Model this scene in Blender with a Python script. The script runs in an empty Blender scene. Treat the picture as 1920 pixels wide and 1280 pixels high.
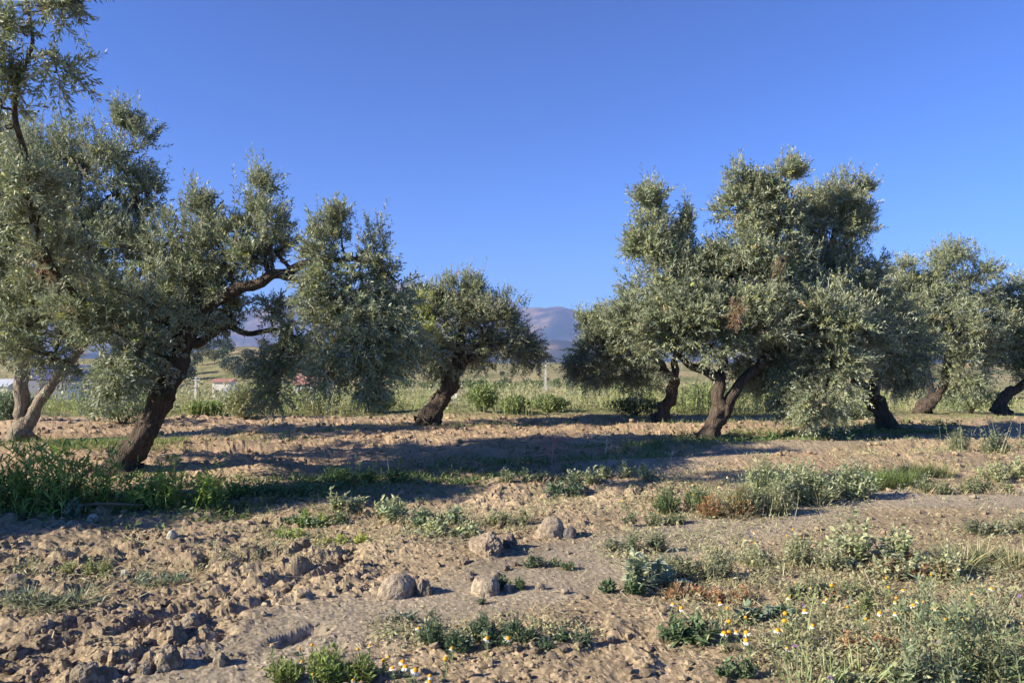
import bpy, math, random
import numpy as np

# ------------------------------------------------------------------ camera, sky, sun, exposure
sc = bpy.context.scene
COL = sc.collection
LENS = 26.0
FPX = LENS / 36.0 * 1920
CZ = 1.45
PITCH = math.atan(50.0 / FPX)
cam_d = bpy.data.cameras.new('camera')
cam_d.lens = LENS
cam_d.sensor_width = 36
cam_d.clip_start = 0.05
cam_d.clip_end = 40000
cam = bpy.data.objects.new('camera', cam_d)
COL.objects.link(cam)
cam.location = (0, 0, CZ)
cam.rotation_euler = (math.pi / 2 + PITCH, 0, 0)
sc.camera = cam

SUN_EL = math.radians(26)
SUN_A = math.radians(20)           # heading the light travels to, measured from +x towards +y
world = bpy.data.worlds.new('World')
sc.world = world
world.use_nodes = True
wn = world.node_tree.nodes
wl = world.node_tree.links
wn.clear()
sky = wn.new('ShaderNodeTexSky')
sky.sky_type = 'NISHITA'
sky.sun_disc = False
sky.sun_elevation = SUN_EL
tx, ty = -math.cos(SUN_A), -math.sin(SUN_A)      # direction towards the sun
sky.sun_rotation = math.atan2(tx, ty)
sky.altitude = 900
sky.air_density = 1.0
sky.dust_density = 0.0
sky.ozone_density = 4.0
hs = wn.new('ShaderNodeHueSaturation')
hs.inputs['Saturation'].default_value = 1.12
bg = wn.new('ShaderNodeBackground')
bg.inputs['Strength'].default_value = 0.10
wo = wn.new('ShaderNodeOutputWorld')
wl.new(sky.outputs[0], hs.inputs['Color'])
tint = wn.new('ShaderNodeMix')
tint.data_type = 'RGBA'; tint.blend_type = 'MULTIPLY'; tint.inputs[0].default_value = 1
tint.inputs[7].default_value = (.57 * .45, .76 * .45, 1.02 * .45, 1)
gam = wn.new('ShaderNodeGamma')
gam.inputs['Gamma'].default_value = 1.42
wl.new(hs.outputs[0], gam.inputs['Color'])
wl.new(gam.outputs[0], tint.inputs[6])
wl.new(tint.outputs[2], bg.inputs['Color'])
wl.new(bg.outputs[0], wo.inputs['Surface'])

sun_d = bpy.data.lights.new('sun', 'SUN')
sun_d.energy = 5.0
sun_d.angle = math.radians(0.5)
sun_d.color = (1.0, 0.91, 0.73)
sun = bpy.data.objects.new('sun', sun_d)
COL.objects.link(sun)
from mathutils import Vector
sun.rotation_euler = Vector((tx * math.cos(SUN_EL), ty * math.cos(SUN_EL), math.sin(SUN_EL))).to_track_quat('Z', 'Y').to_euler()

vs = sc.view_settings
vs.view_transform = 'Standard'
vs.look = 'None'
vs.gamma = 1
vs.use_curve_mapping = False
vs.exposure = 1.3
sc.cycles.max_bounces = 6
sc.cycles.diffuse_bounces = 3
sc.cycles.transmission_bounces = 3
sc.cycles.volume_bounces = 0
sc.cycles.use_denoising = True

HAZE = 1e-4
rng = np.random.default_rng(7)
random.seed(7)

# ------------------------------------------------------------------ noise
def _h(ix, iy, iz, seed):
    with np.errstate(over='ignore'):
        n = (ix.astype(np.int64) * 374761393 + iy.astype(np.int64) * 668265263 + iz.astype(np.int64) * 2147483647 + seed * 1274126177) & 0xffffffff
        n = ((n ^ (n >> 13)) * 1274126177) & 0xffffffff
        n = ((n ^ (n >> 16)) * 2246822519) & 0xffffffff
        n = n ^ (n >> 15)
    return (n & 0xffff) / 65535.0

def n2(x, y, seed=0):
    x = np.asarray(x, float); y = np.asarray(y, float)
    ix = np.floor(x); iy = np.floor(y)
    fx = x - ix; fy = y - iy
    fx = fx * fx * (3 - 2 * fx); fy = fy * fy * (3 - 2 * fy)
    z = np.zeros_like(ix)
    a = _h(ix, iy, z, seed); b = _h(ix + 1, iy, z, seed); c = _h(ix, iy + 1, z, seed); d = _h(ix + 1, iy + 1, z, seed)
    return (a * (1 - fx) + b * fx) * (1 - fy) + (c * (1 - fx) + d * fx) * fy

def n3(p, seed=0):
    i = np.floor(p); f = p - i
    f = f * f * (3 - 2 * f)
    r = 0
    for dx in (0, 1):
        for dy in (0, 1):
            for dz in (0, 1):
                w = (f[:, 0] if dx else 1 - f[:, 0]) * (f[:, 1] if dy else 1 - f[:, 1]) * (f[:, 2] if dz else 1 - f[:, 2])
                r = r + w * _h(i[:, 0] + dx, i[:, 1] + dy, i[:, 2] + dz, seed)
    return r

def fbm(x, y, octv=4, seed=0, rot=0.6):
    t = 0; a = 0.5; s = 0
    for k in range(octv):
        t = t + a * n2(x, y, seed + k); s += a
        x, y = (x * math.cos(rot) - y * math.sin(rot)) * 2.03, (x * math.sin(rot) + y * math.cos(rot)) * 2.03
        a *= 0.5
    return t / s

def billow(x, y, seed=0):
    return np.abs(2 * n2(x, y, seed) - 1)

def worley(x, y, seed=0):
    ix = np.floor(x); iy = np.floor(y); z0 = np.zeros_like(ix)
    f1 = np.full(x.shape, 9.0); f2 = np.full(x.shape, 9.0); hh = np.zeros(x.shape)
    for dx in (-1, 0, 1):
        for dy in (-1, 0, 1):
            a = ix + dx; b = iy + dy
            qx = a + .1 + .8 * _h(a, b, z0, seed); qy = b + .1 + .8 * _h(a, b, z0, seed + 5)
            d = np.hypot(qx - x, qy - y); h = _h(a, b, z0, seed + 9)
            c = d < f1
            f2 = np.where(c, f1, np.minimum(f2, d)); hh = np.where(c, h, hh); f1 = np.where(c, d, f1)
    return f1, f2, hh

def clods(x, y, sc_, seed):
    xx = x * sc_ + .55 * (n2(x * sc_ * 1.7, y * sc_ * 1.7, seed + 1) - .5); yy = y * sc_ + .55 * (n2(x * sc_ * 1.7, y * sc_ * 1.7, seed + 2) - .5)
    f1, f2, h = worley(xx, yy, seed)
    e = sstep(0, .55, f2 - f1)
    return (h ** 1.5) * e * (1 - .5 * f1 ** 2)

def sstep(a, b, x):
    t = np.clip((x - a) / (b - a), 0, 1)
    return t * t * (3 - 2 * t)

# ------------------------------------------------------------------ places
SLOPE = 0.018
def ray(px, py):
    a = (np.asarray(px, float) - 960) / FPX
    b = (640 - np.asarray(py, float)) / FPX
    fy = math.cos(PITCH) - b * math.sin(PITCH)
    fz = math.sin(PITCH) + b * math.cos(PITCH)
    return a / fy, fz / fy

def W(px, py, Y):
    u, s = ray(px, py)
    return np.array([float(u) * Y, Y, CZ + float(s) * Y])

def base_at(px, py):
    u, s = ray(px, py)
    Y = CZ / (SLOPE - s)
    return u * Y, Y

def seg_dist(x, y, pts):
    best = np.full(np.shape(x), 1e9)
    for (x0, y0), (x1, y1) in zip(pts[:-1], pts[1:]):
        dx, dy = x1 - x0, y1 - y0
        t = np.clip(((x - x0) * dx + (y - y0) * dy) / (dx * dx + dy * dy), 0, 1)
        best = np.minimum(best, np.hypot(x - x0 - t * dx, y - y0 - t * dy))
    return best

TRACK = [tuple(float(v) for v in base_at(*q)) for q in ((380, 1300), (700, 1150), (1010, 1085), (1290, 1000), (1560, 945), (1960, 925))]
TRACK2 = [tuple(float(v) for v in base_at(*q)) for q in ((1150, 880), (1400, 850), (1700, 822), (1960, 815))]
PITS = []
for (px, py, a, b, dep) in ((265, 1160, .15, .07, .07), (330, 1145, .13, .06, .07), (545, 1078, .17, .06, .075), (600, 1066, .17, .06, .075),
                            (565, 1190, .15, .07, .06), (100, 1195, .20, .07, .05), (420, 1110, .12, .05, .04), (640, 1045, .10, .05, .05),
                            (150, 1160, .14, .06, .05), (400, 1195, .12, .05, .05), (30, 1010, .22, .08, .06), (440, 1005, .10, .04, .035)):
    X, Y = base_at(px, py)
    PITS.append((float(X), float(Y), a, b, dep))

def track_mask(x, y):
    w = 0.05 + 0.45 * fbm(x * 1.3, y * 1.3, 3, 40)
    m1 = 1 - sstep(w, w + 0.35, seg_dist(x, y, TRACK))
    m2 = 1 - sstep(0.35, 0.9, seg_dist(x, y, TRACK2))
    return np.clip(m1 + 0.7 * m2, 0, 1)

def ground_z(x, y, fine=True):
    x = np.asarray(x, float); y = np.asarray(y, float)
    z = SLOPE * y
    R = 1 - 0.90 * track_mask(x, y)
    right = sstep(-0.2, 1.2, x - 0.15 * y)          # the weedy side is less broken up
    u_ = x / np.maximum(y, .5)
    R = R * (1 - 0.45 * right * (1 - sstep(9, 12, y))) * (1 - .62 * sstep(-.22, -.04, u_) * (1 - sstep(6.5, 8, y)))
    z = z + 0.10 * (fbm(x * 0.35, y * 0.55, 3, 3) - .5)
    # furrows that run across the view
    fur = np.sin((y - 0.10 * x + 0.4 * n2(x * .4, y * .4, 9)) * 4.6)
    z = z + (0.02 + .06 * n2(x * .5 + 9, y * .9, 95)) * fur * sstep(7.5, 9, y) * (1 - sstep(16, 18, y))
    # low bank in front of the grass strip on the right
    z = z + 0.10 * np.exp(-((y - 10.2 - 0.16 * x) / 1.0) ** 2) * sstep(0.5, 4, x)
    z = z + R * 0.15 * (fbm(x * 1.6, y * 1.6, 3, 5) - .5)
    z = z + R * (.085 - .05 * sstep(7, 9.5, y)) * (clods(x, y, 4.2, 11) - .2) * (.15 + 1.1 * sstep(.42, .62, n2(x * 1.3, y * 1.3, 12)))
    for (cx, cy, a, b, dep) in PITS:
        ca, sa = math.cos(.9), math.sin(.9)
        u = (x - cx) * ca + (y - cy) * sa; v = -(x - cx) * sa + (y - cy) * ca
        z = z - dep * np.exp(-((u / a) ** 4) - (v / b) ** 4)
    if fine:
        z = z + (.15 + .85 * R) * (0.036 - .014 * sstep(7, 9.5, y)) * (.5 + fbm(x * 1.7, y * 1.7, 2, 91)) * (clods(x, y, 10 + 0 * x, 13) - .2) + (.1 + .9 * R) * 0.017 * clods(x, y, 21, 14)
        z = z + 0.006 * (n2(x * 50, y * 50, 15) - .5) + .004 * clods(x, y, 30, 17)
    return z

def far_z(x, y):
    x = np.asarray(x, float); y = np.asarray(y, float)
    r = np.hypot(x, y)
    fwd = sstep(-20, 10, y)
    s = sstep(18.5, 95, r) * fwd
    near = SLOPE * np.clip(y, -40, 18.5)
    z = near * (1 - s) - 6.0 * s
    z = z + s * 0.8 * (fbm(x * .05, y * .05, 3, 21) - .5)
    u = x / np.maximum(y, 50)
    hill = 10.6 + 9 * np.exp(-((u + .36) / .10) ** 2) + 3 * np.exp(-((u + .60) / .12) ** 2) + 2.2 * (fbm(u * 14, y * .006, 3, 23) - .5)
    z = z + hill * sstep(250, 440, y) * (1 - sstep(480, 1000, y)) - 4 * sstep(480, 1200, y)
    z = z + sstep(300, 800, r) * 3.0 * (fbm(x * .006, y * .006, 3, 25) - .5)
    return z

# ------------------------------------------------------------------ mesh helpers
class Geo:
    """collects triangles with a colour per vertex"""
    def __init__(self):
        self.v = []; self.f = []; self.c = []; self.n = 0
    def add(self, v, f, c):
        v = np.asarray(v, np.float32).reshape(-1, 3); f = np.asarray(f, np.int64).reshape(-1, 3)
        c = np.asarray(c, np.float32)
        if c.ndim == 1:
            c = np.tile(c, (len(v), 1))
        self.v.append(v); self.f.append(f + self.n); self.c.append(c)
        self.n += len(v)
    def build(self, name, mat, parent=None, smooth=False, loc=None):
        if self.n == 0:
            return None
        v = np.concatenate(self.v); f = np.concatenate(self.f); c = np.concatenate(self.c)
        return mesh_obj(name, v, f, c, mat, parent, smooth, loc)

def mesh_data(name, v, f, c, mat, smooth=False):
    me = bpy.data.meshes.new(name)
    k = f.shape[1]
    me.vertices.add(len(v)); me.loops.add(len(f) * k); me.polygons.add(len(f))
    me.vertices.foreach_set('co', np.ascontiguousarray(v, np.float32).ravel())
    me.loops.foreach_set('vertex_index', np.ascontiguousarray(f, np.int32).ravel())
    me.polygons.foreach_set('loop_start', np.arange(0, len(f) * k, k, dtype=np.int32))
    me.polygons.foreach_set('use_smooth', np.full(len(f), smooth, bool))
    me.update(calc_edges=True)
    if c is not None:
        at = me.color_attributes.new('Col', 'FLOAT_COLOR', 'POINT')
        at.data.foreach_set('color', np.concatenate([c, np.ones((len(c), 1), np.float32)], 1).astype(np.float32).ravel())
    me.materials.append(mat)
    return me

def mesh_obj(name, v, f, c, mat, parent=None, smooth=False, loc=None):
    v = np.asarray(v, np.float32)
    off = np.zeros(3, np.float32)
    if loc is not None:
        off = np.asarray(loc, np.float32)
    elif parent is not None:
        off = np.array(parent.get('_o', (0, 0, 0)), np.float32)
    me = mesh_data(name, v - off, f, c, mat, smooth)
    o = bpy.data.objects.new(name, me)
    COL.objects.link(o)
    if parent is not None:
        o.parent = parent
    else:
        o.location = tuple(float(t) for t in off)
    return o

def tag(o, label=None, cat=None, group=None, kind=None):
    if label: o['label'] = label
    if cat: o['category'] = cat
    if group: o['group'] = group
    if kind: o['kind'] = kind
    return o

ORIG = {}
def thing(name, loc, label, cat, group=None):
    o = bpy.data.objects.new(name, None)
    o.empty_display_size = 0.2
    COL.objects.link(o)
    o.location = tuple(float(t) for t in loc)
    o['_o'] = [float(t) for t in loc]
    return tag(o, label, cat, group)

def nrm(a):
    return a / np.maximum(np.linalg.norm(a, axis=-1, keepdims=True), 1e-9)

def tube(g, pts, rad, ns=8, col=(.1, .08, .06), lump=0.0, seed=0, cap=True, flute=0.0):
    pts = np.asarray(pts, float); rad = np.asarray(rad, float)
    n = len(pts)
    T = np.gradient(pts, axis=0); T = nrm(T)
    ref = np.array([0, 1.0, 0]) if abs(T[0][1]) < .8 else np.array([1.0, 0, 0])
    A = np.zeros((n, 3)); a = nrm(np.cross(T[0], ref))
    for i in range(n):
        a = a - T[i] * np.dot(a, T[i]); a = a / max(np.linalg.norm(a), 1e-9); A[i] = a
    B = np.cross(T, A)
    th = np.linspace(0, 2 * np.pi, ns, endpoint=False)
    ring = A[:, None, :] * np.cos(th)[None, :, None] + B[:, None, :] * np.sin(th)[None, :, None]
    R = np.repeat(rad[:, None], ns, 1)
    if lump:
        q = (pts[:, None, :] + ring * rad[:, None, None] * 1.3).reshape(-1, 3)
        m = n3(q * 6 + seed, seed) * .5 + n3(q * 14 + seed, seed + 1) * .3 + n3(q * 34, seed + 2) * .2
        R = R * (1 + lump * 2 * (m.reshape(n, ns) - .5))
    if flute:
        ph = np.linspace(0, 1, n)[:, None] * 2.2
        R = R * (1 + flute * np.sin(5 * th[None, :] + ph * 3 + seed) + flute * .6 * np.sin(9 * th[None, :] - ph * 4 + seed * 2))
    v = (pts[:, None, :] + ring * R[..., None]).reshape(-1, 3)
    i = np.arange(n - 1)[:, None] * ns; j = np.arange(ns)[None, :]; j2 = (j + 1) % ns
    a0 = (i + j).ravel(); a1 = (i + j2).ravel(); b0 = a0 + ns; b1 = a1 + ns
    f = np.concatenate([np.stack([a0, a1, b1], 1), np.stack([a0, b1, b0], 1)])
    if cap:
        v = np.concatenate([v, pts[-1:] + T[-1:] * rad[-1] * .4]); k = len(v) - 1
        e = (n - 1) * ns + np.arange(ns)
        f = np.concatenate([f, np.stack([e, (n - 1) * ns + (np.arange(ns) + 1) % ns, np.full(ns, k)], 1)])
    g.add(v, f, np.asarray(col, np.float32))

def smooth_line(pts, rad, per=6):
    """Catmull-Rom through the points, radius interpolated"""
    pts = np.asarray(pts, float); rad = np.asarray(rad, float)
    P = np.vstack([2 * pts[0] - pts[1], pts, 2 * pts[-1] - pts[-2]])
    out = []; ro = []
    for i in range(len(pts) - 1):
        for k in range(per):
            t = k / per
            p0, p1, p2, p3 = P[i], P[i + 1], P[i + 2], P[i + 3]
            out.append(.5 * (2 * p1 + (p2 - p0) * t + (2 * p0 - 5 * p1 + 4 * p2 - p3) * t * t + (3 * p1 - p0 - 3 * p2 + p3) * t ** 3))
            ro.append(rad[i] * (1 - t) + rad[i + 1] * t)
    out.append(pts[-1]); ro.append(rad[-1])
    return np.array(out), np.array(ro)

def ribbons(g, P, D, N, L, Wd, col, bend=0.0, nseg=3, prof=(0.35, 1.0, .75, 0.05), fold=0.0):
    """many curved blades at once; P base, D direction, N facing normal"""
    P = np.asarray(P, float); m = len(P)
    D = nrm(D); S = nrm(np.cross(D, N)); N = np.cross(S, D)
    L = np.broadcast_to(np.asarray(L, float), (m,)); Wd = np.broadcast_to(np.asarray(Wd, float), (m,)); bend = np.broadcast_to(np.asarray(bend, float), (m,))
    t = np.linspace(0, 1, nseg + 1)
    pr = np.interp(t, np.linspace(0, 1, len(prof)), prof)
    C = P[:, None, :] + D[:, None, :] * (t[None, :, None] * L[:, None, None]) - N[:, None, :] * (bend[:, None, None] * L[:, None, None] * (t ** 2)[None, :, None])
    C = C - D[:, None, :] * (np.abs(bend)[:, None, None] * L[:, None, None] * .4 * (t ** 2)[None, :, None])
    off = S[:, None, :] * (Wd[:, None, None] * .5 * pr[None, :, None])
    up = N[:, None, :] * (Wd[:, None, None] * fold * pr[None, :, None])
    V = np.stack([C - off + up, C + off + up], 2).reshape(m, -1, 3)
    k = 2 * (nseg + 1)
    f = []
    for s in range(nseg):
        a = 2 * s
        f += [[a, a + 1, a + 3], [a, a + 3, a + 2]]
    f = np.array(f)
    F = (f[None] + (np.arange(m) * k)[:, None, None]).reshape(-1, 3)
    col = np.asarray(col, np.float32)
    if col.ndim == 2:
        col = np.repeat(col, k, 0)
    g.add(V.reshape(-1, 3), F, col)

def rnd_dirs(n, r):
    v = r.normal(size=(n, 3))
    return nrm(v)

def vary(col, n, r, amt=.25, hue=.08):
    c = np.asarray(col, float)[None] * (1 + amt * (r.random((n, 1)) * 2 - 1)) * (1 + hue * (r.random((n, 3)) * 2 - 1))
    return np.clip(c, 0, 1)

# ------------------------------------------------------------------ materials
def new_mat(name):
    m = bpy.data.materials.new(name); m.use_nodes = True
    nt = m.node_tree; nt.nodes.clear()
    return m, nt.nodes, nt.links

def leaf_material(name, back=(.24, .27, .20), backmix=.8, rough=.5, trans=.18, spec=.35):
    m, N, L = new_mat(name)
    out = N.new('ShaderNodeOutputMaterial'); b = N.new('ShaderNodeBsdfPrincipled')
    at = N.new('ShaderNodeAttribute'); at.attribute_name = 'Col'
    ge = N.new('ShaderNodeNewGeometry')
    mx = N.new('ShaderNodeMix'); mx.data_type = 'RGBA'
    mu = N.new('ShaderNodeMath'); mu.operation = 'MULTIPLY'; mu.inputs[1].default_value = backmix
    L.new(ge.outputs['Backfacing'], mu.inputs[0]); L.new(mu.outputs[0], mx.inputs[0])
    L.new(at.outputs['Color'], mx.inputs[6]); mx.inputs[7].default_value = (*back, 1)
    L.new(mx.outputs[2], b.inputs['Base Color'])
    b.inputs['Roughness'].default_value = rough
    b.inputs['Specular IOR Level'].default_value = spec
    tr = N.new('ShaderNodeBsdfTranslucent')
    hs = N.new('ShaderNodeHueSaturation'); hs.inputs['Value'].default_value = 1.3; hs.inputs['Saturation'].default_value = 1.2
    L.new(at.outputs['Color'], hs.inputs['Color']); L.new(hs.outputs[0], tr.inputs['Color'])
    mi = N.new('ShaderNodeMixShader'); mi.inputs[0].default_value = trans
    L.new(b.outputs[0], mi.inputs[1]); L.new(tr.outputs[0], mi.inputs[2]); L.new(mi.outputs[0], out.inputs['Surface'])
    return m

M_OLIVE = leaf_material('olive_leaf', (.42, .45, .33), .85, .5, .24, .35)
M_WEED = leaf_material('weed_leaf', (.2, .24, .13), .35, .55, .25, .3)
M_PETAL = leaf_material('petal', (.8, .8, .75), .2, .6, .3, .2)

def bark_material(name, c1, c2, scale=1.0):
    m, N, L = new_mat(name)
    out = N.new('ShaderNodeOutputMaterial'); b = N.new('ShaderNodeBsdfPrincipled')
    tc = N.new('ShaderNodeTexCoord')
    mp = N.new('ShaderNodeMapping'); mp.inputs['Scale'].default_value = (14 * scale, 14 * scale, 3.2 * scale)
    L.new(tc.outputs['Object'], mp.inputs[0])
    no = N.new('ShaderNodeTexNoise'); no.inputs['Scale'].default_value = 1.6; no.inputs['Detail'].default_value = 8; no.inputs['Roughness'].default_value = .7
    L.new(mp.outputs[0], no.inputs['Vector'])
    vo = N.new('ShaderNodeTexVoronoi'); vo.feature = 'DISTANCE_TO_EDGE'; vo.inputs['Scale'].default_value = 2.6
    L.new(mp.outputs[0], vo.inputs['Vector'])
    cr = N.new('ShaderNodeValToRGB'); cr.color_ramp.elements[0].position = .32; cr.color_ramp.elements[1].position = .68
    cr.color_ramp.elements[0].color = (*c1, 1); cr.color_ramp.elements[1].color = (*c2, 1)
    L.new(no.outputs['Fac'], cr.inputs[0]); L.new(cr.outputs[0], b.inputs['Base Color'])
    b.inputs['Roughness'].default_value = .9; b.inputs['Specular IOR Level'].default_value = .15
    ad = N.new('ShaderNodeMath'); ad.operation = 'MULTIPLY_ADD'; ad.inputs[1].default_value = .8
    sm = N.new('ShaderNodeMath'); sm.operation = 'MINIMUM'; sm.inputs[1].default_value = .25
    L.new(vo.outputs['Distance'], sm.inputs[0]); L.new(sm.outputs[0], ad.inputs[0]); L.new(no.outputs['Fac'], ad.inputs[2])
    bu = N.new('ShaderNodeBump'); bu.inputs['Strength'].default_value = 1.0; bu.inputs['Distance'].default_value = .05
    L.new(ad.outputs[0], bu.inputs['Height']); L.new(bu.outputs[0], b.inputs['Normal'])
    L.new(b.outputs[0], out.inputs['Surface'])
    return m

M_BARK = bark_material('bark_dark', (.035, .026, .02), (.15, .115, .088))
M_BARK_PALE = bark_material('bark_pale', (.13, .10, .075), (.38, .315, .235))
M_TWIG = bark_material('twig_bark', (.06, .045, .035), (.17, .13, .10), 2)

def soil_material():
    m, N, L = new_mat('soil')
    out = N.new('ShaderNodeOutputMaterial'); b = N.new('ShaderNodeBsdfPrincipled')
    at = N.new('ShaderNodeAttribute'); at.attribute_name = 'Col'
    tc = N.new('ShaderNodeTexCoord')
    def noise(s, d=6, r=.6):
        no = N.new('ShaderNodeTexNoise'); no.inputs['Scale'].default_value = s; no.inputs['Detail'].default_value = d; no.inputs['Roughness'].default_value = r
        L.new(tc.outputs['Object'], no.inputs['Vector']); return no
    a = noise(3.5); f = noise(38, 8, .75); g = noise(130, 4, .7)
    m1 = N.new('ShaderNodeMapRange'); m1.inputs[1].default_value = .3; m1.inputs[2].default_value = .7; m1.inputs[3].default_value = .82; m1.inputs[4].default_value = 1.16
    L.new(a.outputs['Fac'], m1.inputs[0])
    m2 = N.new('ShaderNodeMapRange'); m2.inputs[1].default_value = .3; m2.inputs[2].default_value = .7; m2.inputs[3].default_value = .72; m2.inputs[4].default_value = 1.25
    L.new(f.outputs['Fac'], m2.inputs[0])
    mm = N.new('ShaderNodeMath'); mm.operation = 'MULTIPLY'; L.new(m1.outputs[0], mm.inputs[0]); L.new(m2.outputs[0], mm.inputs[1])
    vm = N.new('ShaderNodeVectorMath'); vm.operation = 'SCALE'; L.new(at.outputs['Color'], vm.inputs[0]); L.new(mm.outputs[0], vm.inputs['Scale'])
    L.new(vm.outputs[0], b.inputs['Base Color'])
    b.inputs['Roughness'].default_value = .95; b.inputs['Specular IOR Level'].default_value = .1
    vo = N.new('ShaderNodeTexVoronoi'); vo.inputs['Scale'].default_value = 24
    wv = N.new('ShaderNodeVectorMath'); wv.operation = 'MULTIPLY_ADD'; wv.inputs[1].default_value = (.05, .05, .05)
    L.new(f.outputs['Color'], wv.inputs[0]); L.new(tc.outputs['Object'], wv.inputs[2]); L.new(wv.outputs[0], vo.inputs['Vector'])
    bv = N.new('ShaderNodeBump'); bv.invert = True; bv.inputs['Strength'].default_value = .75; bv.inputs['Distance'].default_value = .022
    L.new(vo.outputs['Distance'], bv.inputs['Height'])
    bu = N.new('ShaderNodeBump'); bu.inputs['Strength'].default_value = .8; bu.inputs['Distance'].default_value = .02
    L.new(f.outputs['Fac'], bu.inputs['Height']); L.new(bv.outputs[0], bu.inputs['Normal'])
    bu2 = N.new('ShaderNodeBump'); bu2.inputs['Strength'].default_value = .55; bu2.inputs['Distance'].default_value = .005
    L.new(g.outputs['Fac'], bu2.inputs['Height']); L.new(bu.outputs[0], bu2.inputs['Normal']); L.new(bu2.outputs[0], b.inputs['Normal'])
    L.new(b.outputs[0], out.inputs['Surface'])
    return m
M_SOIL = soil_material()

def far_material():
    m, N, L = new_mat('valley_ground')
    out = N.new('ShaderNodeOutputMaterial'); b = N.new('ShaderNodeBsdfPrincipled')
    tc = N.new('ShaderNodeTexCoord')
    no = N.new('ShaderNodeTexNoise'); no.inputs['Scale'].default_value = .03; no.inputs['Detail'].default_value = 8; no.inputs['Roughness'].default_value = .7
    L.new(tc.outputs['Object'], no.inputs['Vector'])
    cr = N.new('ShaderNodeValToRGB'); e = cr.color_ramp.elements
    e[0].position = .35; e[0].color = (.10, .12, .045, 1); e[1].position = .62; e[1].color = (.36, .28, .15, 1)
    x = e.new(.5); x.color = (.26, .23, .11, 1)
    L.new(no.outputs['Fac'], cr.inputs[0]); L.new(cr.outputs[0], b.inputs['Base Color'])
    b.inputs['Roughness'].default_value = 1; b.inputs['Specular IOR Level'].default_value = .05
    n2_ = N.new('ShaderNodeTexNoise'); n2_.inputs['Scale'].default_value = .6; n2_.inputs['Detail'].default_value = 6
    L.new(tc.outputs['Object'], n2_.inputs['Vector'])
    bu = N.new('ShaderNodeBump'); bu.inputs['Strength'].default_value = 1; bu.inputs['Distance'].default_value = .8
    L.new(n2_.outputs['Fac'], bu.inputs['Height']); L.new(bu.outputs[0], b.inputs['Normal'])
    L.new(b.outputs[0], out.inputs['Surface'])
    return m
M_FAR = far_material()

def plain(name, col, rough=.8, var=.12, scale=3.0):
    m, N, L = new_mat(name)
    out = N.new('ShaderNodeOutputMaterial'); b = N.new('ShaderNodeBsdfPrincipled')
    tc = N.new('ShaderNodeTexCoord'); no = N.new('ShaderNodeTexNoise'); no.inputs['Scale'].default_value = scale; no.inputs['Detail'].default_value = 5
    L.new(tc.outputs['Object'], no.inputs['Vector'])
    cr = N.new('ShaderNodeValToRGB'); cr.color_ramp.elements[0].position = .3; cr.color_ramp.elements[1].position = .7
    cr.color_ramp.elements[0].color = (*[c * (1 - var) for c in col], 1); cr.color_ramp.elements[1].color = (*[min(1, c * (1 + var)) for c in col], 1)
    L.new(no.outputs['Fac'], cr.inputs[0]); L.new(cr.outputs[0], b.inputs['Base Color'])
    b.inputs['Roughness'].default_value = rough
    L.new(b.outputs[0], out.inputs['Surface'])
    return m

def mountain_material():
    m, N, L = new_mat('mountain_rock')
    out = N.new('ShaderNodeOutputMaterial'); b = N.new('ShaderNodeBsdfPrincipled')
    tc = N.new('ShaderNodeTexCoord')
    no = N.new('ShaderNodeTexNoise'); no.inputs['Scale'].default_value = .0034; no.inputs['Detail'].default_value = 9; no.inputs['Roughness'].default_value = .62
    L.new(tc.outputs['Object'], no.inputs['Vector'])
    sx = N.new('ShaderNodeSeparateXYZ'); L.new(tc.outputs['Object'], sx.inputs[0])
    ma = N.new('ShaderNodeMath'); ma.operation = 'MULTIPLY_ADD'; ma.inputs[1].default_value = .00022; L.new(sx.outputs['Z'], ma.inputs[0]); L.new(no.outputs['Fac'], ma.inputs[2])
    cr = N.new('ShaderNodeValToRGB'); e = cr.color_ramp.elements
    e[0].position = .46; e[0].color = (.03, .045, .035, 1); e[1].position = .70; e[1].color = (.25, .17, .115, 1)
    x = e.new(.58); x.color = (.075, .07, .055, 1)
    L.new(ma.outputs[0], cr.inputs[0]); L.new(cr.outputs[0], b.inputs['Base Color'])
    b.inputs['Roughness'].default_value = 1; b.inputs['Specular IOR Level'].default_value = 0
    L.new(b.outputs[0], out.inputs['Surface'])
    return m

# ------------------------------------------------------------------ ground
def polar_grid(angs, rads, zf, cf, name, mat, kind='structure', smooth=True):
    A, R = np.meshgrid(angs, rads)
    x = R * np.sin(A); y = R * np.cos(A)
    z = zf(x, y)
    v = np.stack([x, y, z], -1).reshape(-1, 3)
    nr, na = A.shape
    i = (np.arange(nr - 1)[:, None] * na + np.arange(na - 1)[None, :]).ravel()
    f = np.stack([i, i + 1, i + na + 1, i + na], 1)[:, ::-1]
    c = cf(x.ravel(), y.ravel(), z.ravel()).astype(np.float32) if cf else None
    return tag(mesh_obj(name, v, f, c, mat, smooth=smooth), kind=kind)

ANG = math.radians(62)
def near_z(x, y):
    z = ground_z(x, y)
    r = np.hypot(x, y); a = np.abs(np.arctan2(x, y))
    edge = np.maximum(sstep(21, 25, r), sstep(ANG - .06, ANG, a))
    edge = np.maximum(edge, 1 - sstep(1.5, 1.65, r))
    return z * 1.0 - 0.30 * edge

def soil_col(x, y, z):
    n = fbm(x * .8, y * .8, 4, 31)[:, None]
    grey = np.array([.36, .275, .178]); orange = np.array([.375, .27, .172]); pale = np.array([.375, .315, .235])
    w = (sstep(7.5, 10, y + .5 * x * 0) * (1 - .55 * sstep(2, 7, x)))[:, None]
    c = grey * (1 - w) + orange * w
    t = track_mask(x, y)[:, None]
    c = c * (1 - t * .75) + pale * t * .75
    g = sstep(16.5, 18.5, y)[:, None]
    c = c * (1 - g) + np.array([.17, .17, .075]) * g
    return c * (.78 + .44 * n)

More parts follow.
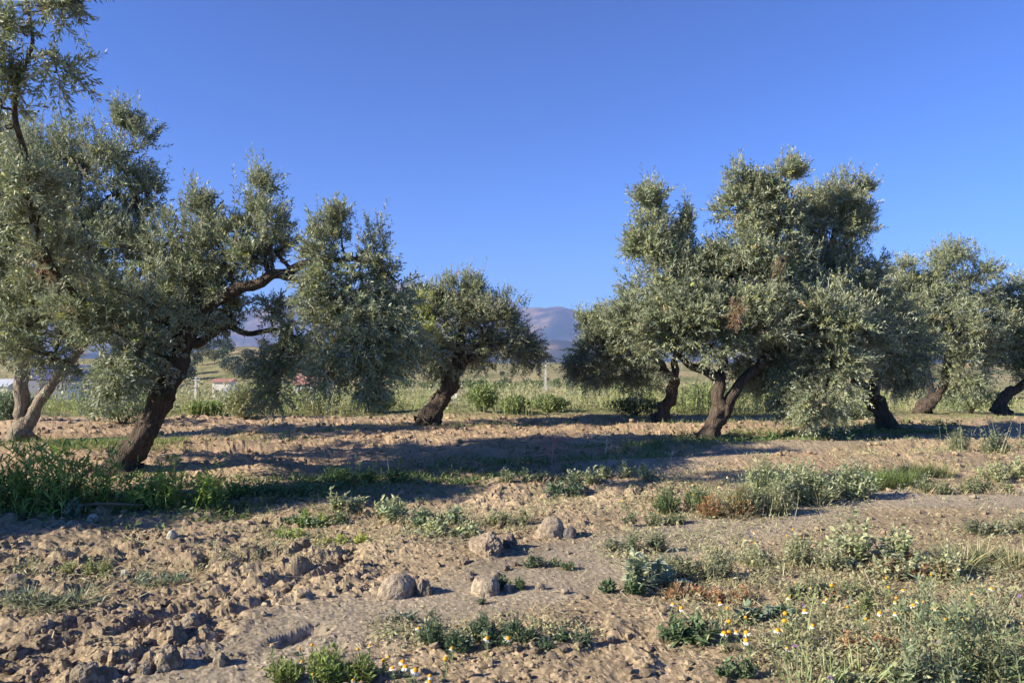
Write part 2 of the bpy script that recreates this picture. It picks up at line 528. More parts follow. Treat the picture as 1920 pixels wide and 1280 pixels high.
polar_grid(np.linspace(-ANG, ANG, 600), np.concatenate([np.geomspace(1.5, 2.75, 12), np.geomspace(2.8, 11, 270), np.geomspace(11.1, 25, 70)]), near_z, soil_col, 'ground', M_SOIL, smooth=False)
GROUND = bpy.data.objects['ground']

def valley_z(x, y):
    z = far_z(x, y)
    r = np.hypot(x, y)
    return z - 0.22 * (1 - sstep(19, 26, r))
polar_grid(np.linspace(-math.pi, math.pi, 241), np.concatenate([[0.0], np.geomspace(1, 18, 12), np.geomspace(19, 700, 100), np.geomspace(730, 16000, 40)]), valley_z, None, 'valley_floor', M_FAR)

# ------------------------------------------------------------------ mountains
def ridge(name, Y0, depth, prof, base, seed, rough):
    ux = np.linspace(-1.5, 1.5, 300); vy = np.linspace(0, 1, 60)
    U, V = np.meshgrid(ux, vy)
    Y = Y0 + depth * V; X = U * Y0 * 1.0
    pxs = 960 + ux * FPX
    h = np.interp(pxs, [p[0] for p in prof], [(690 - p[1]) / FPX * (Y0 + depth * .5) for p in prof])
    shape = np.sin(np.pi * np.clip(V, 0, 1)) ** .85
    n = fbm(X / (Y0 * .10), Y / (Y0 * .10), 6, seed)
    gul = 1 - np.abs(2 * fbm(X / (Y0 * .05) + n * 1.5, Y / (Y0 * .16), 4, seed + 9) - 1)
    Z = h[None, :] * shape * (1 + rough * (n - .5) * (1.2 - shape) * 2) - (gul - .6) * h[None, :] * .22 * (1 - shape ** 6) + (n - .5) * h[None, :] * .05
    Z = Z + base
    v = np.stack([X, Y, Z], -1).reshape(-1, 3)
    na = len(ux)
    i = (np.arange(len(vy) - 1)[:, None] * na + np.arange(na - 1)[None, :]).ravel()
    f = np.stack([i, i + 1, i + na + 1, i + na], 1)
    o = mesh_obj(name, v, f, None, M_MOUNT, smooth=True)
    return tag(o, kind='structure')
M_MOUNT = mountain_material()
ridge('mountain', 6500, 3000, [(-1200, 640), (0, 600), (250, 590), (400, 572), (540, 548), (640, 532), (720, 530), (800, 545), (880, 548), (930, 560), (960, 568), (985, 582), (1012, 577), (1035, 577),
      (1060, 574), (1082, 575), (1100, 582), (1160, 592), (1300, 600), (1500, 612), (1920, 630), (3000, 650)], -10, 51, .5)
ridge('foothill', 3600, 1500, [(-1200, 670), (0, 660), (300, 655), (450, 640), (560, 640), (700, 650), (900, 655), (1000, 640), (1040, 632), (1090, 640), (1200, 650), (1920, 665), (3000, 675)], -10, 77, .6)

# ------------------------------------------------------------------ olive foliage
OL_TOP = (.200, .222, .135)
def shoots_mesh(g, S, D, L, r, leaf=.055, nodes=12, droop=.25, col=OL_TOP, young=.12, stem=True, wide=.21):
    m = len(S)
    D = nrm(D)
    t = (np.arange(nodes) + 1.0) / nodes
    t = t[None, :] + (r.random((m, nodes)) - .5) * .04
    g_ = np.array([0, 0, -1.0])
    side = nrm(np.cross(D, r.normal(size=(m, 3))))
    cur = (r.random((m, 1)) - .5) * .5
    def axis(tt):
        return S[:, None, :] + D[:, None, :] * (tt * L[:, None])[..., None] + (g_ * droop)[None, None, :] * ((tt ** 2) * L[:, None])[..., None] + side[:, None, :] * (cur * tt ** 2 * L[:, None])[..., None]
    C = axis(t)
    tang = nrm(D[:, None, :] + (g_ * droop)[None, None, :] * (2 * t)[..., None] + side[:, None, :] * (cur * 2 * t)[..., None])
    p1 = nrm(np.cross(tang, side[:, None, :] + 1e-3)); p2 = np.cross(tang, p1)
    ph = (np.arange(nodes) % 2)[None, :] * (np.pi / 2) + r.random((m, 1)) * 6.28 + r.normal(size=(m, nodes)) * .3
    for sgn in (1, -1):
        q = p1 * np.cos(ph)[..., None] + p2 * np.sin(ph)[..., None]
        al = np.radians(60 - 24 * t + r.normal(size=(m, nodes)) * 12)
        ld = nrm(tang * np.cos(al)[..., None] + q * (sgn * np.sin(al))[..., None] + r.normal(size=(m, nodes, 3)) * .10)
        nn = nrm(tang * .9 - q * (sgn * .35) + r.normal(size=(m, nodes, 3)) * .45 + np.array([0, 0, .35]))
        sd = nrm(np.cross(ld, nn)); nn = np.cross(sd, ld)
        ll = leaf * (.65 + .5 * r.random((m, nodes))) * (1 - .25 * np.clip(t - .75, 0, 1) * 4)
        ww = ll * wide * (.8 + .4 * r.random((m, nodes)))
        B = C
        mid = B + ld * (ll * .48)[..., None] + nn * (ll * .03)[..., None]
        tip = B + ld * ll[..., None] - nn * (ll * .07 * (r.random((m, nodes)) * 2 - .3))[..., None]
        V = np.stack([B, mid - sd * (ww * .5)[..., None], tip, mid + sd * (ww * .5)[..., None]], 2).reshape(-1, 4, 3)
        # keep about all leaves; drop a few
        keep = r.random(len(V)) < .93
        V = V[keep]
        k = len(V)
        F = np.array([[0, 2, 1], [0, 3, 2]])[None] + (np.arange(k) * 4)[:, None, None]
        base = np.repeat(vary(col, m, r, .34, .08), nodes, 0)
        dy_ = np.repeat(r.random(m) < .012, nodes)
        base = np.where(dy_[:, None], vary((.42, .30, .16), m * nodes, r, .2), base)
        yg = (r.random(m) < young)
        base = np.where(np.repeat(yg, nodes)[:, None], vary((.27, .28, .10), m * nodes, r, .2), base)
        base = base * (1 + .3 * (r.random((m * nodes, 1)) * 2 - 1))
        base = base[keep]
        g.add(V.reshape(-1, 3), F.reshape(-1, 3), np.repeat(base, 4, 0))
    if stem:
        tt = np.linspace(0, 1, 3)[None, :].repeat(m, 0)
        A = axis(tt)
        w = (np.array([.0042, .003, .001]))[None, :, None] * side[:, None, :]
        V = np.stack([A - w, A + w], 2).reshape(m, 6, 3)
        f = np.array([[0, 1, 3], [0, 3, 2], [2, 3, 5], [2, 5, 4]])
        F = (f[None] + (np.arange(m) * 6)[:, None, None]).reshape(-1, 3)
        g.add(V.reshape(-1, 3), F, np.array([.20, .19, .12], np.float32))

def olive(spec):
    Y = spec['Y']; mp = Y / FPX; r = np.random.default_rng(spec['seed'])
    bx, by = spec['base']
    b3 = W(bx, by, Y)
    gz = float(ground_z(b3[0], b3[1])) if Y < 20 else float(far_z(b3[0], b3[1]))
    dz = gz - b3[2]
    root = thing('olive_tree', (b3[0], b3[1], gz), spec['label'], 'tree', 'olive trees of the grove')
    def P(q):
        p = W(q[0], q[1], Y); k = (Y + (q[2] if len(q) > 2 else 0)) / Y
        # keep the point's direction from the viewer while moving it nearer or farther
        c = np.array([0, 0, CZ])
        return c + (p - c) * k
    bark = spec.get('bark', M_BARK)
    nodes = []      # (point, radius) on all wood
    for i, (nm, line) in enumerate(spec['wood']):
        pts = np.array([P((q[0], q[1], q[3] if len(q) > 3 else 0)) for q in line]); rad = np.array([q[2] * mp * .82 for q in line])
        if nm == 'trunk':
            pts = np.vstack([pts[0] + np.array([-.02, 0, dz - .10 if dz < 0 else -.10]), pts]); rad = np.concatenate([[rad[0] * 1.55], rad])
        per = 9 if nm == 'trunk' else 6
        sp, sr = smooth_line(pts, rad, per)
        jit = np.stack([n3(sp * 5 + k * 9.1, 60 + k) - .5 for k in range(3)], 1)
        jit[0] = 0
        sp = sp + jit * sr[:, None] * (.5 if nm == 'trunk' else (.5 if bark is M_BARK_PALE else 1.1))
        g = Geo()
        tube(g, sp, sr, 22 if nm == 'trunk' else 12, lump=.58 if nm == 'trunk' else .32, seed=spec['seed'] + i, flute=.07 if nm == 'trunk' else .03)
        g.build(nm, bark, root, smooth=True)
        for p_, r_ in zip(sp, sr):
            nodes.append((p_, r_, nm))
    wood = np.array([n[0] for n in nodes]); wr = np.array([n[1] for n in nodes])
    ok = np.array([n[2] != 'trunk' for n in nodes])
    if not ok.any(): ok[:] = True
    wood_l = wood[ok]; wr_l = wr[ok]
    gb = Geo(); gf = Geo()
    tot = sum((b[2] * b[3]) ** .75 * (b[6] if len(b) > 6 else 1) for b in spec['blobs'])
    S = []; D = []; DR = []; TI = []
    cl = spec.get('clump', .30)
    for b in spec['blobs']:
        px, py, rx, ry = b[:4]
        dy = b[4] if len(b) > 4 else 0
        dirz = max(-.35, b[5]) if len(b) > 5 else .55
        dens = b[6] if len(b) > 6 else 1
        k = (Y + dy) / Y
        c = P((px, py, dy)); ax = rx * mp * k; az = ry * mp * k; ay = max(.25, min(spec.get('deep', 1.3), (ax + az) * .62)) if rx > 35 or ry > 60 else (ax + az) * .5
        # branch to the blob
        d = np.linalg.norm(wood_l - c, axis=1) + np.maximum(0, wood_l[:, 2] - c[2]) * .4
        j = int(np.argmin(d)); p0 = wood_l[j]; r0 = min(wr_l[j] * .55, .03 + .0 * mp)
        low = c + np.array([0, 0, -az * .35])
        mid = (p0 + low) / 2 + np.array([0, 0, .12 * d[j]]) * (1 if dirz > 0 else 1.6) + r.normal(size=3) * .05
        bl, br = smooth_line(np.array([p0, mid, low, c + (low - p0) / max(d[j], .2) * az * .3]), np.array([r0, r0 * .75, r0 * .5, .006]), 5)
        if d[j] > .12:
            tube(gb, bl, br, 6, lump=.25, seed=3)
        nsh = int(spec['shoots'] * (rx * ry) ** .75 * dens / tot)
        nc = max(2, int(nsh / spec.get('per', 24)))
        # clump centres: over the volume, more towards the surface
        u = rnd_dirs(nc, r); rr = r.random((nc, 1)) ** .42
        q = u * rr
        cc = c + q * np.array([ax, ay, az]) * (.72 + .42 * r.random((nc, 1)))
        for a_ in cc:
            dd = np.linalg.norm(bl - a_, axis=1); jj = int(np.argmin(dd)); p0 = bl[jj]
            m_ = (p0 + a_) / 2 + np.array([0, 0, .10 * dd[jj]]) + r.normal(size=3) * .03
            tl, trr = smooth_line(np.array([p0, m_, a_]), np.array([.011, .008, .004]), 3)
            tube(gb, tl, trr, 4)
        ns = np.maximum(2, (spec.get('per', 24) * (.12 + 1.8 * r.random(nc)))).astype(int)
        idx = np.repeat(np.arange(nc), ns)
        n_ = len(idx)
        csz = cl * (.6 + .8 * r.random(nc)) * min(1, max(.35, (ax + az) / 1.0))
        offs = rnd_dirs(n_, r) * (r.random((n_, 1)) ** .5)
        st = cc[idx] + offs * csz[idx][:, None] * np.array([.75, .75, .55])
        out = nrm(q[idx] / np.array([ax, ay, az]) + 1e-6)
        dd = offs * .75 + out * .45 + np.array([0, 0, dirz]) + r.normal(size=(n_, 3)) * .28
        S.append(st); D.append(dd); DR.append(np.full(n_, 1.0))
        if dirz >= .5:           # long upright new shoots that stand out of the crown
            nu = int(6 + 40 * ax * (1 + (dirz > .6)))
            an = r.random(nu) * 6.28; rd = r.random(nu) ** .5 * .85
            su = c + np.stack([np.cos(an) * rd * ax, np.sin(an) * rd * ay, az * np.sqrt(1 - rd ** 2) * (.75 + .2 * r.random(nu))], 1)
            S.append(su); D.append(np.stack([r.normal(size=nu) * .22, r.normal(size=nu) * .22, np.ones(nu)], 1)); DR.append(1.0 + .8 * r.random(nu))
    S = np.concatenate(S); D = np.concatenate(D)
    L = spec.get('slen', .24) * (.55 + .9 * r.random(len(S)) ** 1.5) * np.concatenate(DR)
    shoots_mesh(gf, S, D, L, r, leaf=spec.get('leaf', .056), nodes=spec.get('nodes', 11), droop=spec.get('droop', .12), young=spec.get('young', .10), stem=spec.get('stem', True), wide=spec.get('wide', .31), col=spec.get('col', OL_TOP))
    for (px, py, w_, dy, n_) in spec.get('fresh', ()):    # yellow green new growth
        c = P((px, py, dy))
        s_ = c + rnd_dirs(n_, r) * (r.random((n_, 1)) ** .5) * w_ * mp
        shoots_mesh(gf, s_, rnd_dirs(n_, r) * .6 + np.array([0, 0, .8]), np.full(n_, .22), r, leaf=spec.get('leaf', .056), nodes=7, col=(.34, .36, .09), young=0, wide=.3, stem=False)
    tag(gb.build('branches', M_TWIG, root, smooth=True), kind='stuff')
    tag(gf.build('foliage', M_OLIVE, root), kind='stuff')
    for (px, py, w_, dy) in spec.get('dead', ()):      # tufts of dead brown leaves
        gd = Geo(); c = P((px, py, dy)); n_ = 26
        s_ = c + r.normal(size=(n_, 3)) * w_ * mp * np.array([.5, .5, .9])
        shoots_mesh(gd, s_, r.normal(size=(n_, 3)) * .5 + np.array([0, 0, -.7]), np.full(n_, .14), r, leaf=.05, nodes=7, col=(.34, .19, .12), young=0)
        tag(gd.build('dead_leaf_tuft', M_WEED, root), label='tuft of dead orange brown leaves in the crown')
    return root

TREES = [
 dict(seed=9, Y=5.8, base=(-800, 1010), label='olive standing outside the frame, whose shade falls on the weeds round the largest olive', shoots=2880, leaf=.085, nodes=8,
  wood=[('trunk', [(-800, 1005, 42), (-780, 930, 34), (-770, 850, 32)]),
        ('limb', [(-775, 860, 24), (-840, 760, 20), (-900, 640, 14), (-940, 500, 8)]),
        ('limb', [(-775, 860, 24), (-700, 760, 20), (-660, 640, 14), (-640, 500, 8)])],
  blobs=[(-790, 490, 130, 100, 0), (-900, 620, 180, 130, -.3), (-780, 330, 160, 110, 0)]),
 dict(seed=1, Y=8.95, base=(222, 893), label='largest olive with leaning dark trunk in green weeds and a limb arching over the dirt', deep=.85, shoots=11200, leaf=.068, nodes=10,
  wood=[('trunk', [(225, 885, 38), (250, 842, 30), (285, 790, 25), (312, 735, 23), (330, 690, 24), (340, 655, 22)]),
        ('limb', [(335, 690, 19), (290, 655, 17), (235, 622, 16), (180, 592, 15), (120, 560, 12, -.3), (70, 490, 9, -.6), (60, 400, 6, -.7)]),
        ('limb', [(340, 675, 19), (362, 615, 17), (410, 560, 14, -.1), (470, 535, 12, -.2), (525, 515, 11, -.2), (572, 494, 9, -.2), (630, 486, 6, -.2), (690, 492, 5, -.2), (745, 530, 3, -.2)]),
        ('limb', [(525, 515, 9, -.2), (560, 524, 6, -.3), (590, 530, 4, -.3), (640, 570, 3, -.3)]),
        ('limb', [(350, 650, 13), (392, 632, 9, .3), (425, 613, 7, .4), (465, 626, 7, .5), (520, 618, 5, .5), (570, 640, 3, .5)]),
        ('limb', [(338, 670, 17), (325, 600, 14, .4), (300, 520, 11, .6), (270, 430, 8, .7), (240, 340, 5, .7), (225, 270, 3, .7)]),
        ('limb', [(310, 700, 12), (280, 640, 12, .5), (210, 560, 10, .9), (120, 480, 8, 1.2), (60, 400, 6, 1.3)]),
        ('limb', [(180, 592, 9), (110, 520, 7, -1.2), (60, 400, 5.5, -2.0), (48, 300, 4.5, -2.6), (28, 215, 4, -2.9), (40, 140, 3.2, -3.0), (62, 80, 2.6, -3.1), (50, 10, 2, -3.1), (40, -60, 1.5, -3.1)])],
  blobs=[(60, 400, 55, 60, -1.9), (52, 345, 22, 30, -2.6, .4, .4), (95, 480, 60, 50, -1.3), (20, 330, 40, 50, -2.3), (95, 325, 120, 70, .7), (130, 285, 75, 40, .7), (60, 400, 90, 60, .2), (20, 330, 90, 90, .9), (160, 375, 110, 80, .6), (228, 315, 44, 60, .7), (226, 245, 22, 34, .7, .9), (258, 272, 28, 34, .7), (275, 360, 28, 28, .6), (50, 470, 130, 110, .4), (170, 480, 130, 90, .5), (-90, 480, 120, 150, .6), (-60, 620, 120, 90, .5),
         (255, 500, 80, 80, .3), (330, 480, 75, 70, .2), (372, 425, 30, 55, .2, .9), (425, 480, 65, 55, .0), (478, 432, 44, 66, .1), (482, 372, 24, 38, .1, .9), (528, 455, 20, 42, .1, .9), (500, 480, 60, 40, 0),
         (400, 540, 90, 50, .3), (300, 580, 110, 70, -.4), (180, 600, 100, 70, -.5), (60, 590, 100, 60, -.2), (100, 660, 80, 35, -.4, -.2), (220, 680, 70, 50, -.6, -.3), (200, 720, 45, 40, -.8, -.6, .6), (400, 600, 70, 40, .5, .2), (280, 650, 60, 40, -.6, 0),
         (615, 470, 55, 22, -.2, .7), (640, 432, 9, 24, -.2, 1.2, 1.4), (590, 460, 12, 30, -.2, 1.1), (700, 470, 42, 26, -.2, .6), (660, 530, 75, 45, -.2, -.3), (620, 590, 60, 60, -.2, -.5, 1.3), (700, 600, 70, 70, -.2, -.5, 1.4), (730, 540, 32, 45, -.2, -.2),
         (640, 680, 75, 50, -.2, -.6, 1.3), (705, 690, 50, 60, -.2, -.6, 1.3), (690, 750, 30, 28, -.2, -.8, .6), (565, 610, 36, 50, .2, -.3, .6), (520, 660, 40, 45, .4, -.5, .9), (515, 720, 32, 60, .4, -.8, .9), (505, 590, 30, 26, .4, 0, .35), (440, 560, 50, 30, .3, .2, .8),
         (330, 640, 50, 40, .2, .1), (340, 590, 60, 50, .3), (270, 700, 50, 45, -.3, -.4, .5),
         (18, 50, 34, 42, -3.1, .3, .5), (82, 12, 32, 22, -3.1, .2, .45), (125, -8, 14, 10, -3.1, 0, .5), (15, 130, 25, 30, -3.0, .2, .5), (8, 200, 22, 35, -2.9, .2, .5), (22, 240, 24, 20, -2.8, .1, .5), (105, 132, 8, 8, -3.1, -.4, .9), (-50, 100, 50, 110, -3.0, .3, .35)],
  dead=[(85, 482, 14, -1.0)]),
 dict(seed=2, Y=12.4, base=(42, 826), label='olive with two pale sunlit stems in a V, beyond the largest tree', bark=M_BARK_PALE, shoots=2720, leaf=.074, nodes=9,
  wood=[('trunk', [(42, 822, 27), (44, 800, 21), (52, 785, 17)]),
        ('limb', [(44, 805, 17), (38, 770, 15), (42, 730, 15), (40, 690, 14), (36, 650, 11), (20, 600, 8), (10, 550, 5)]),
        ('limb', [(50, 795, 15), (70, 762, 12), (95, 725, 11), (122, 692, 10), (150, 655, 8), (185, 610, 6), (200, 570, 4)])],
  blobs=[(10, 560, 110, 80, 0), (120, 580, 90, 70, 0), (220, 570, 60, 60, .2), (-80, 600, 100, 80, 0), (40, 480, 110, 70, .2), (0, 650, 70, 22, 0, -.2, .7), (130, 640, 60, 25, .4, .1, .6)]),
 dict(seed=3, Y=15.1, base=(798, 801), label='lone middle olive with a curved dark trunk and yellow green patch in its crown', shoots=4480, leaf=.076, nodes=8, young=.14, slen=.27, fresh=[(790, 575, 26, -.9, 120), (765, 635, 34, -1.0, 150), (800, 625, 24, -1.0, 90)],
  wood=[('trunk', [(800, 796, 26), (812, 770, 20), (832, 742, 17), (848, 715, 18), (853, 695, 16)]),
        ('limb', [(842, 725, 13), (825, 690, 11), (815, 655, 10), (795, 610, 7), (780, 570, 4)]),
        ('limb', [(853, 700, 13), (878, 675, 10), (915, 655, 8), (955, 640, 6), (990, 640, 4)]),
        ('limb', [(852, 700, 12), (862, 650, 10), (868, 600, 8), (875, 560, 4)])],
  blobs=[(800, 575, 50, 35, 0), (865, 562, 42, 32, 0), (885, 545, 24, 20, 0, .8), (830, 610, 70, 45, 0), (900, 600, 60, 42, 0), (955, 600, 42, 38, .2), (985, 640, 32, 30, 0, .1), (1003, 668, 16, 24, 0, -.4), (930, 655, 50, 28, 0, -.1), (880, 650, 50, 28, .2, 0),
         (760, 620, 45, 50, 0), (790, 665, 50, 40, -.3, 0), (745, 680, 42, 45, .2, -.2), (840, 660, 40, 40, -.2, 0), (730, 590, 30, 40, .4)]),
 dict(seed=4, Y=12.4, base=(1322, 828), label='big sunlit olive whose dark trunk forks in two just above a grassy strip', shoots=9200, leaf=.088, nodes=7,
  wood=[('trunk', [(1325, 822, 26), (1336, 800, 20), (1350, 775, 20), (1358, 758, 18)]),
        ('limb', [(1350, 778, 16), (1348, 745, 14), (1346, 715, 13), (1318, 695, 10), (1290, 680, 8), (1260, 640, 6), (1235, 560, 5), (1220, 450, 3)]),
        ('limb', [(1352, 775, 14), (1370, 745, 12), (1385, 722, 12), (1412, 696, 11), (1445, 650, 9), (1460, 560, 7), (1450, 450, 5), (1420, 380, 3)]),
        ('limb', [(1348, 720, 11), (1360, 660, 9, .4), (1370, 560, 7, .5), (1330, 480, 4, .5)]),
        ('limb', [(1455, 580, 6), (1490, 500, 5, .2), (1480, 420, 4, .2), (1475, 350, 3, .2)])],
  blobs=[(1350, 560, 120, 80, 0), (1250, 540, 60, 70, 0), (1218, 450, 34, 50, 0), (1214, 388, 22, 36, 0, .9), (1200, 460, 24, 24, 0), (1278, 470, 26, 34, 0), (1288, 425, 10, 24, 0, 1.1), (1340, 502, 60, 30, 0), (1400, 480, 50, 45, 0), (1430, 420, 30, 40, .1),
         (1388, 342, 22, 24, .1), (1400, 385, 40, 35, .1), (1440, 370, 30, 32, .1), (1475, 338, 22, 26, .1, .9), (1465, 410, 40, 40, .1), (1295, 605, 75, 52, -.4), (1380, 608, 85, 46, -.5), (1250, 620, 50, 45, -.2), (1450, 600, 65, 70, .1), (1460, 520, 55, 60, .2), (1430, 680, 55, 34, .5, 0, .8),
         (1480, 660, 40, 60, .7, 0), (1330, 650, 40, 16, -.4, 0, .6), (1180, 600, 25, 40, 0)],
  dead=[(1382, 572, 9, -1.25), (1378, 590, 8, -1.25), (1460, 490, 8, -.7)]),
 dict(seed=5, Y=14.4, base=(1665, 806), label='tall olive leaning towards the forked one, its skirt of leaves nearly touching the ground', shoots=7600, leaf=.074, nodes=9,
  wood=[('trunk', [(1665, 803, 24), (1655, 780, 19), (1642, 752, 18), (1630, 735, 19)]),
        ('limb', [(1638, 748, 15), (1610, 715, 12, -.4), (1585, 660, 10, -.9), (1570, 560, 8, -1.2), (1560, 460, 6, -1.2), (1575, 390, 4, -1.2)]),
        ('limb', [(1636, 742, 14), (1645, 690, 12), (1655, 640, 9), (1650, 600, 5)]),
        ('limb', [(1585, 660, 7, -.9), (1540, 560, 6, -1.2), (1520, 460, 5, -1.2), (1530, 400, 3, -1.2)])],
  blobs=[(1590, 380, 42, 45, -1.2), (1545, 390, 45, 40, -1.2), (1625, 375, 16, 28, -1.2, 0.8), (1520, 430, 45, 45, -1.2), (1585, 440, 45, 40, -1.2), (1560, 510, 65, 50, -1.2), (1620, 540, 45, 45, -1.2), (1540, 590, 60, 60, -2.4), (1600, 620, 60, 60, -2.1), (1560, 680, 55, 55, -2.4, 0), (1540, 745, 50, 38, -2.5, -0.4, 0.9), (1660, 600, 45, 50, -1.0), (1500, 640, 35, 60, -2.1), (1485, 740, 40, 36, -1.9, -0.3, 0.8), (1650, 660, 40, 40, -1.0, 0), (1650, 492, 30, 16, -0.8, 0.4, 0.5), (1690, 640, 45, 50, -0.7), (1700, 690, 40, 35, -0.8, -0.2), (1510, 500, 30, 50, -1.2), (1440, 720, 36, 26, -1.5, -0.2, 0.6)]),
 dict(seed=6, Y=18.6, base=(1737, 772), label='olive beyond the tall leaning one, with a short trunk slanting away from it', shoots=6080, leaf=.088, nodes=7, stem=False, slen=.28,
  wood=[('trunk', [(1730, 768, 15), (1745, 752, 13), (1760, 738, 12)]),
        ('limb', [(1755, 742, 10), (1775, 700, 9), (1780, 620, 6), (1790, 540, 4)]),
        ('limb', [(1750, 745, 9), (1735, 680, 7), (1715, 600, 5), (1720, 540, 3)])],
  blobs=[(1780, 500, 40, 34, 0), (1830, 510, 36, 36, 0), (1720, 530, 42, 38, 0), (1770, 560, 60, 50, 0), (1835, 570, 40, 50, 0), (1700, 600, 50, 50, 0), (1760, 640, 60, 50, 0), (1830, 650, 45, 50, 0), (1800, 700, 50, 34, 0, -.2), (1850, 600, 26, 40, 0), (1725, 672, 30, 28, 0, 0), (1690, 520, 22, 24, 0), (1680, 570, 40, 40, 0), (1740, 600, 60, 50, -.4), (1790, 620, 60, 50, -.5)]),
 dict(seed=7, Y=19.3, base=(1880, 768), label='farthest olive of the row, its dark trunk bending out of the picture', shoots=3680, leaf=.092, nodes=7, stem=False, slen=.28,
  wood=[('trunk', [(1876, 765, 15), (1882, 748, 12), (1900, 728, 11)]),
        ('limb', [(1895, 735, 10), (1925, 712, 8), (1950, 660, 6), (1960, 580, 4)])],
  blobs=[(1910, 560, 40, 30, 0), (1960, 560, 50, 50, 0), (1900, 610, 45, 36, 0), (1880, 660, 34, 34, 0), (1930, 650, 50, 50, 0), (1990, 640, 50, 60, 0), (1940, 690, 40, 18, 0, 0)]),
 dict(seed=8, Y=16.2, base=(1238, 789), label='olive half hidden behind the big forked one, with a straight slanting trunk', shoots=4000, leaf=.08, nodes=8, slen=.26,
  wood=[('trunk', [(1242, 784, 17), (1250, 762, 14), (1260, 735, 13), (1262, 705, 12)]),
        ('limb', [(1262, 712, 10), (1230, 670, 8), (1190, 630, 6), (1150, 600, 4)]),
        ('limb', [(1262, 712, 10), (1270, 650, 7), (1260, 580, 5)])],
  blobs=[(1150, 605, 48, 34, 0), (1185, 580, 36, 30, 0), (1120, 640, 40, 36, 0), (1170, 660, 60, 45, 0), (1220, 620, 40, 50, 0), (1130, 690, 48, 32, 0, 0), (1190, 705, 52, 28, 0, 0), (1085, 608, 12, 12, 0, .6, .7), (1088, 680, 20, 18, 0, -.2), (1280, 600, 40, 60, .4)]),
]
for t_ in TREES:
    olive(t_)

# ------------------------------------------------------------------ rocks and clods
def ico(sub):
    t = (1 + 5 ** .5) / 2
    v = [(-1, t, 0), (1, t, 0), (-1, -t, 0), (1, -t, 0), (0, -1, t), (0, 1, t), (0, -1, -t), (0, 1, -t), (t, 0, -1), (t, 0, 1), (-t, 0, -1), (-t, 0, 1)]
    f = [(0, 11, 5), (0, 5, 1), (0, 1, 7), (0, 7, 10), (0, 10, 11), (1, 5, 9), (5, 11, 4), (11, 10, 2), (10, 7, 6), (7, 1, 8), (3, 9, 4), (3, 4, 2), (3, 2, 6), (3, 6, 8), (3, 8, 9), (4, 9, 5), (2, 4, 11), (6, 2, 10), (8, 6, 7), (9, 8, 1)]
    v = [np.array(a) / np.linalg.norm(a) for a in v]
    for _ in range(sub):
        nf = []; mid = {}
        def m_(a, b):
            k = (min(a, b), max(a, b))
            if k not in mid:
                q = v[a] + v[b]; v.append(q / np.linalg.norm(q)); mid[k] = len(v) - 1
            return mid[k]
        for a, b, c in f:
            ab, bc, ca = m_(a, b), m_(b, c), m_(c, a)
            nf += [(a, ab, ca), (b, bc, ab), (c, ca, bc), (ab, bc, ca)]
        f = nf
    return np.array(v), np.array(f)
ICO = [ico(k) for k in range(5)]

def rock_shape(sub, seed, rough=.35, angular=.5):
    v, f = ICO[sub]
    r = np.random.default_rng(seed)
    v = v.copy()
    for _ in range(int(6 * angular) + 2):      # broken faces
        n_ = rnd_dirs(1, r)[0]; d = .62 + .3 * r.random()
        k = v @ n_
        v = np.where((k > d)[:, None], v - n_[None] * ((k - d) * .85)[:, None], v)
    n = n3(v * 1.7 + seed, seed) - .5 + .5 * (n3(v * 4.1 + seed, seed + 1) - .5) + .28 * (n3(v * 9 + seed, seed + 2) - .5)
    if sub >= 3:
        n = n + .22 * (n3(v * 18 + seed, seed + 3) - .5) + .14 * (n3(v * 37 + seed, seed + 4) - .5)
    return v * (1 + rough * n)[:, None], f

def gpos(px, py):
    X, Y = base_at(px, py)
    X = float(X); Y = float(Y)
    for _ in range(4):                # settle on the real surface along the line of sight
        z = float(ground_z(X, Y, False)); u, s_ = ray(px, py)
        Y = Y + .7 * ((CZ - z) / float(-s_) - Y); X = float(u) * Y
    return X, Y, float(ground_z(X, Y, False))

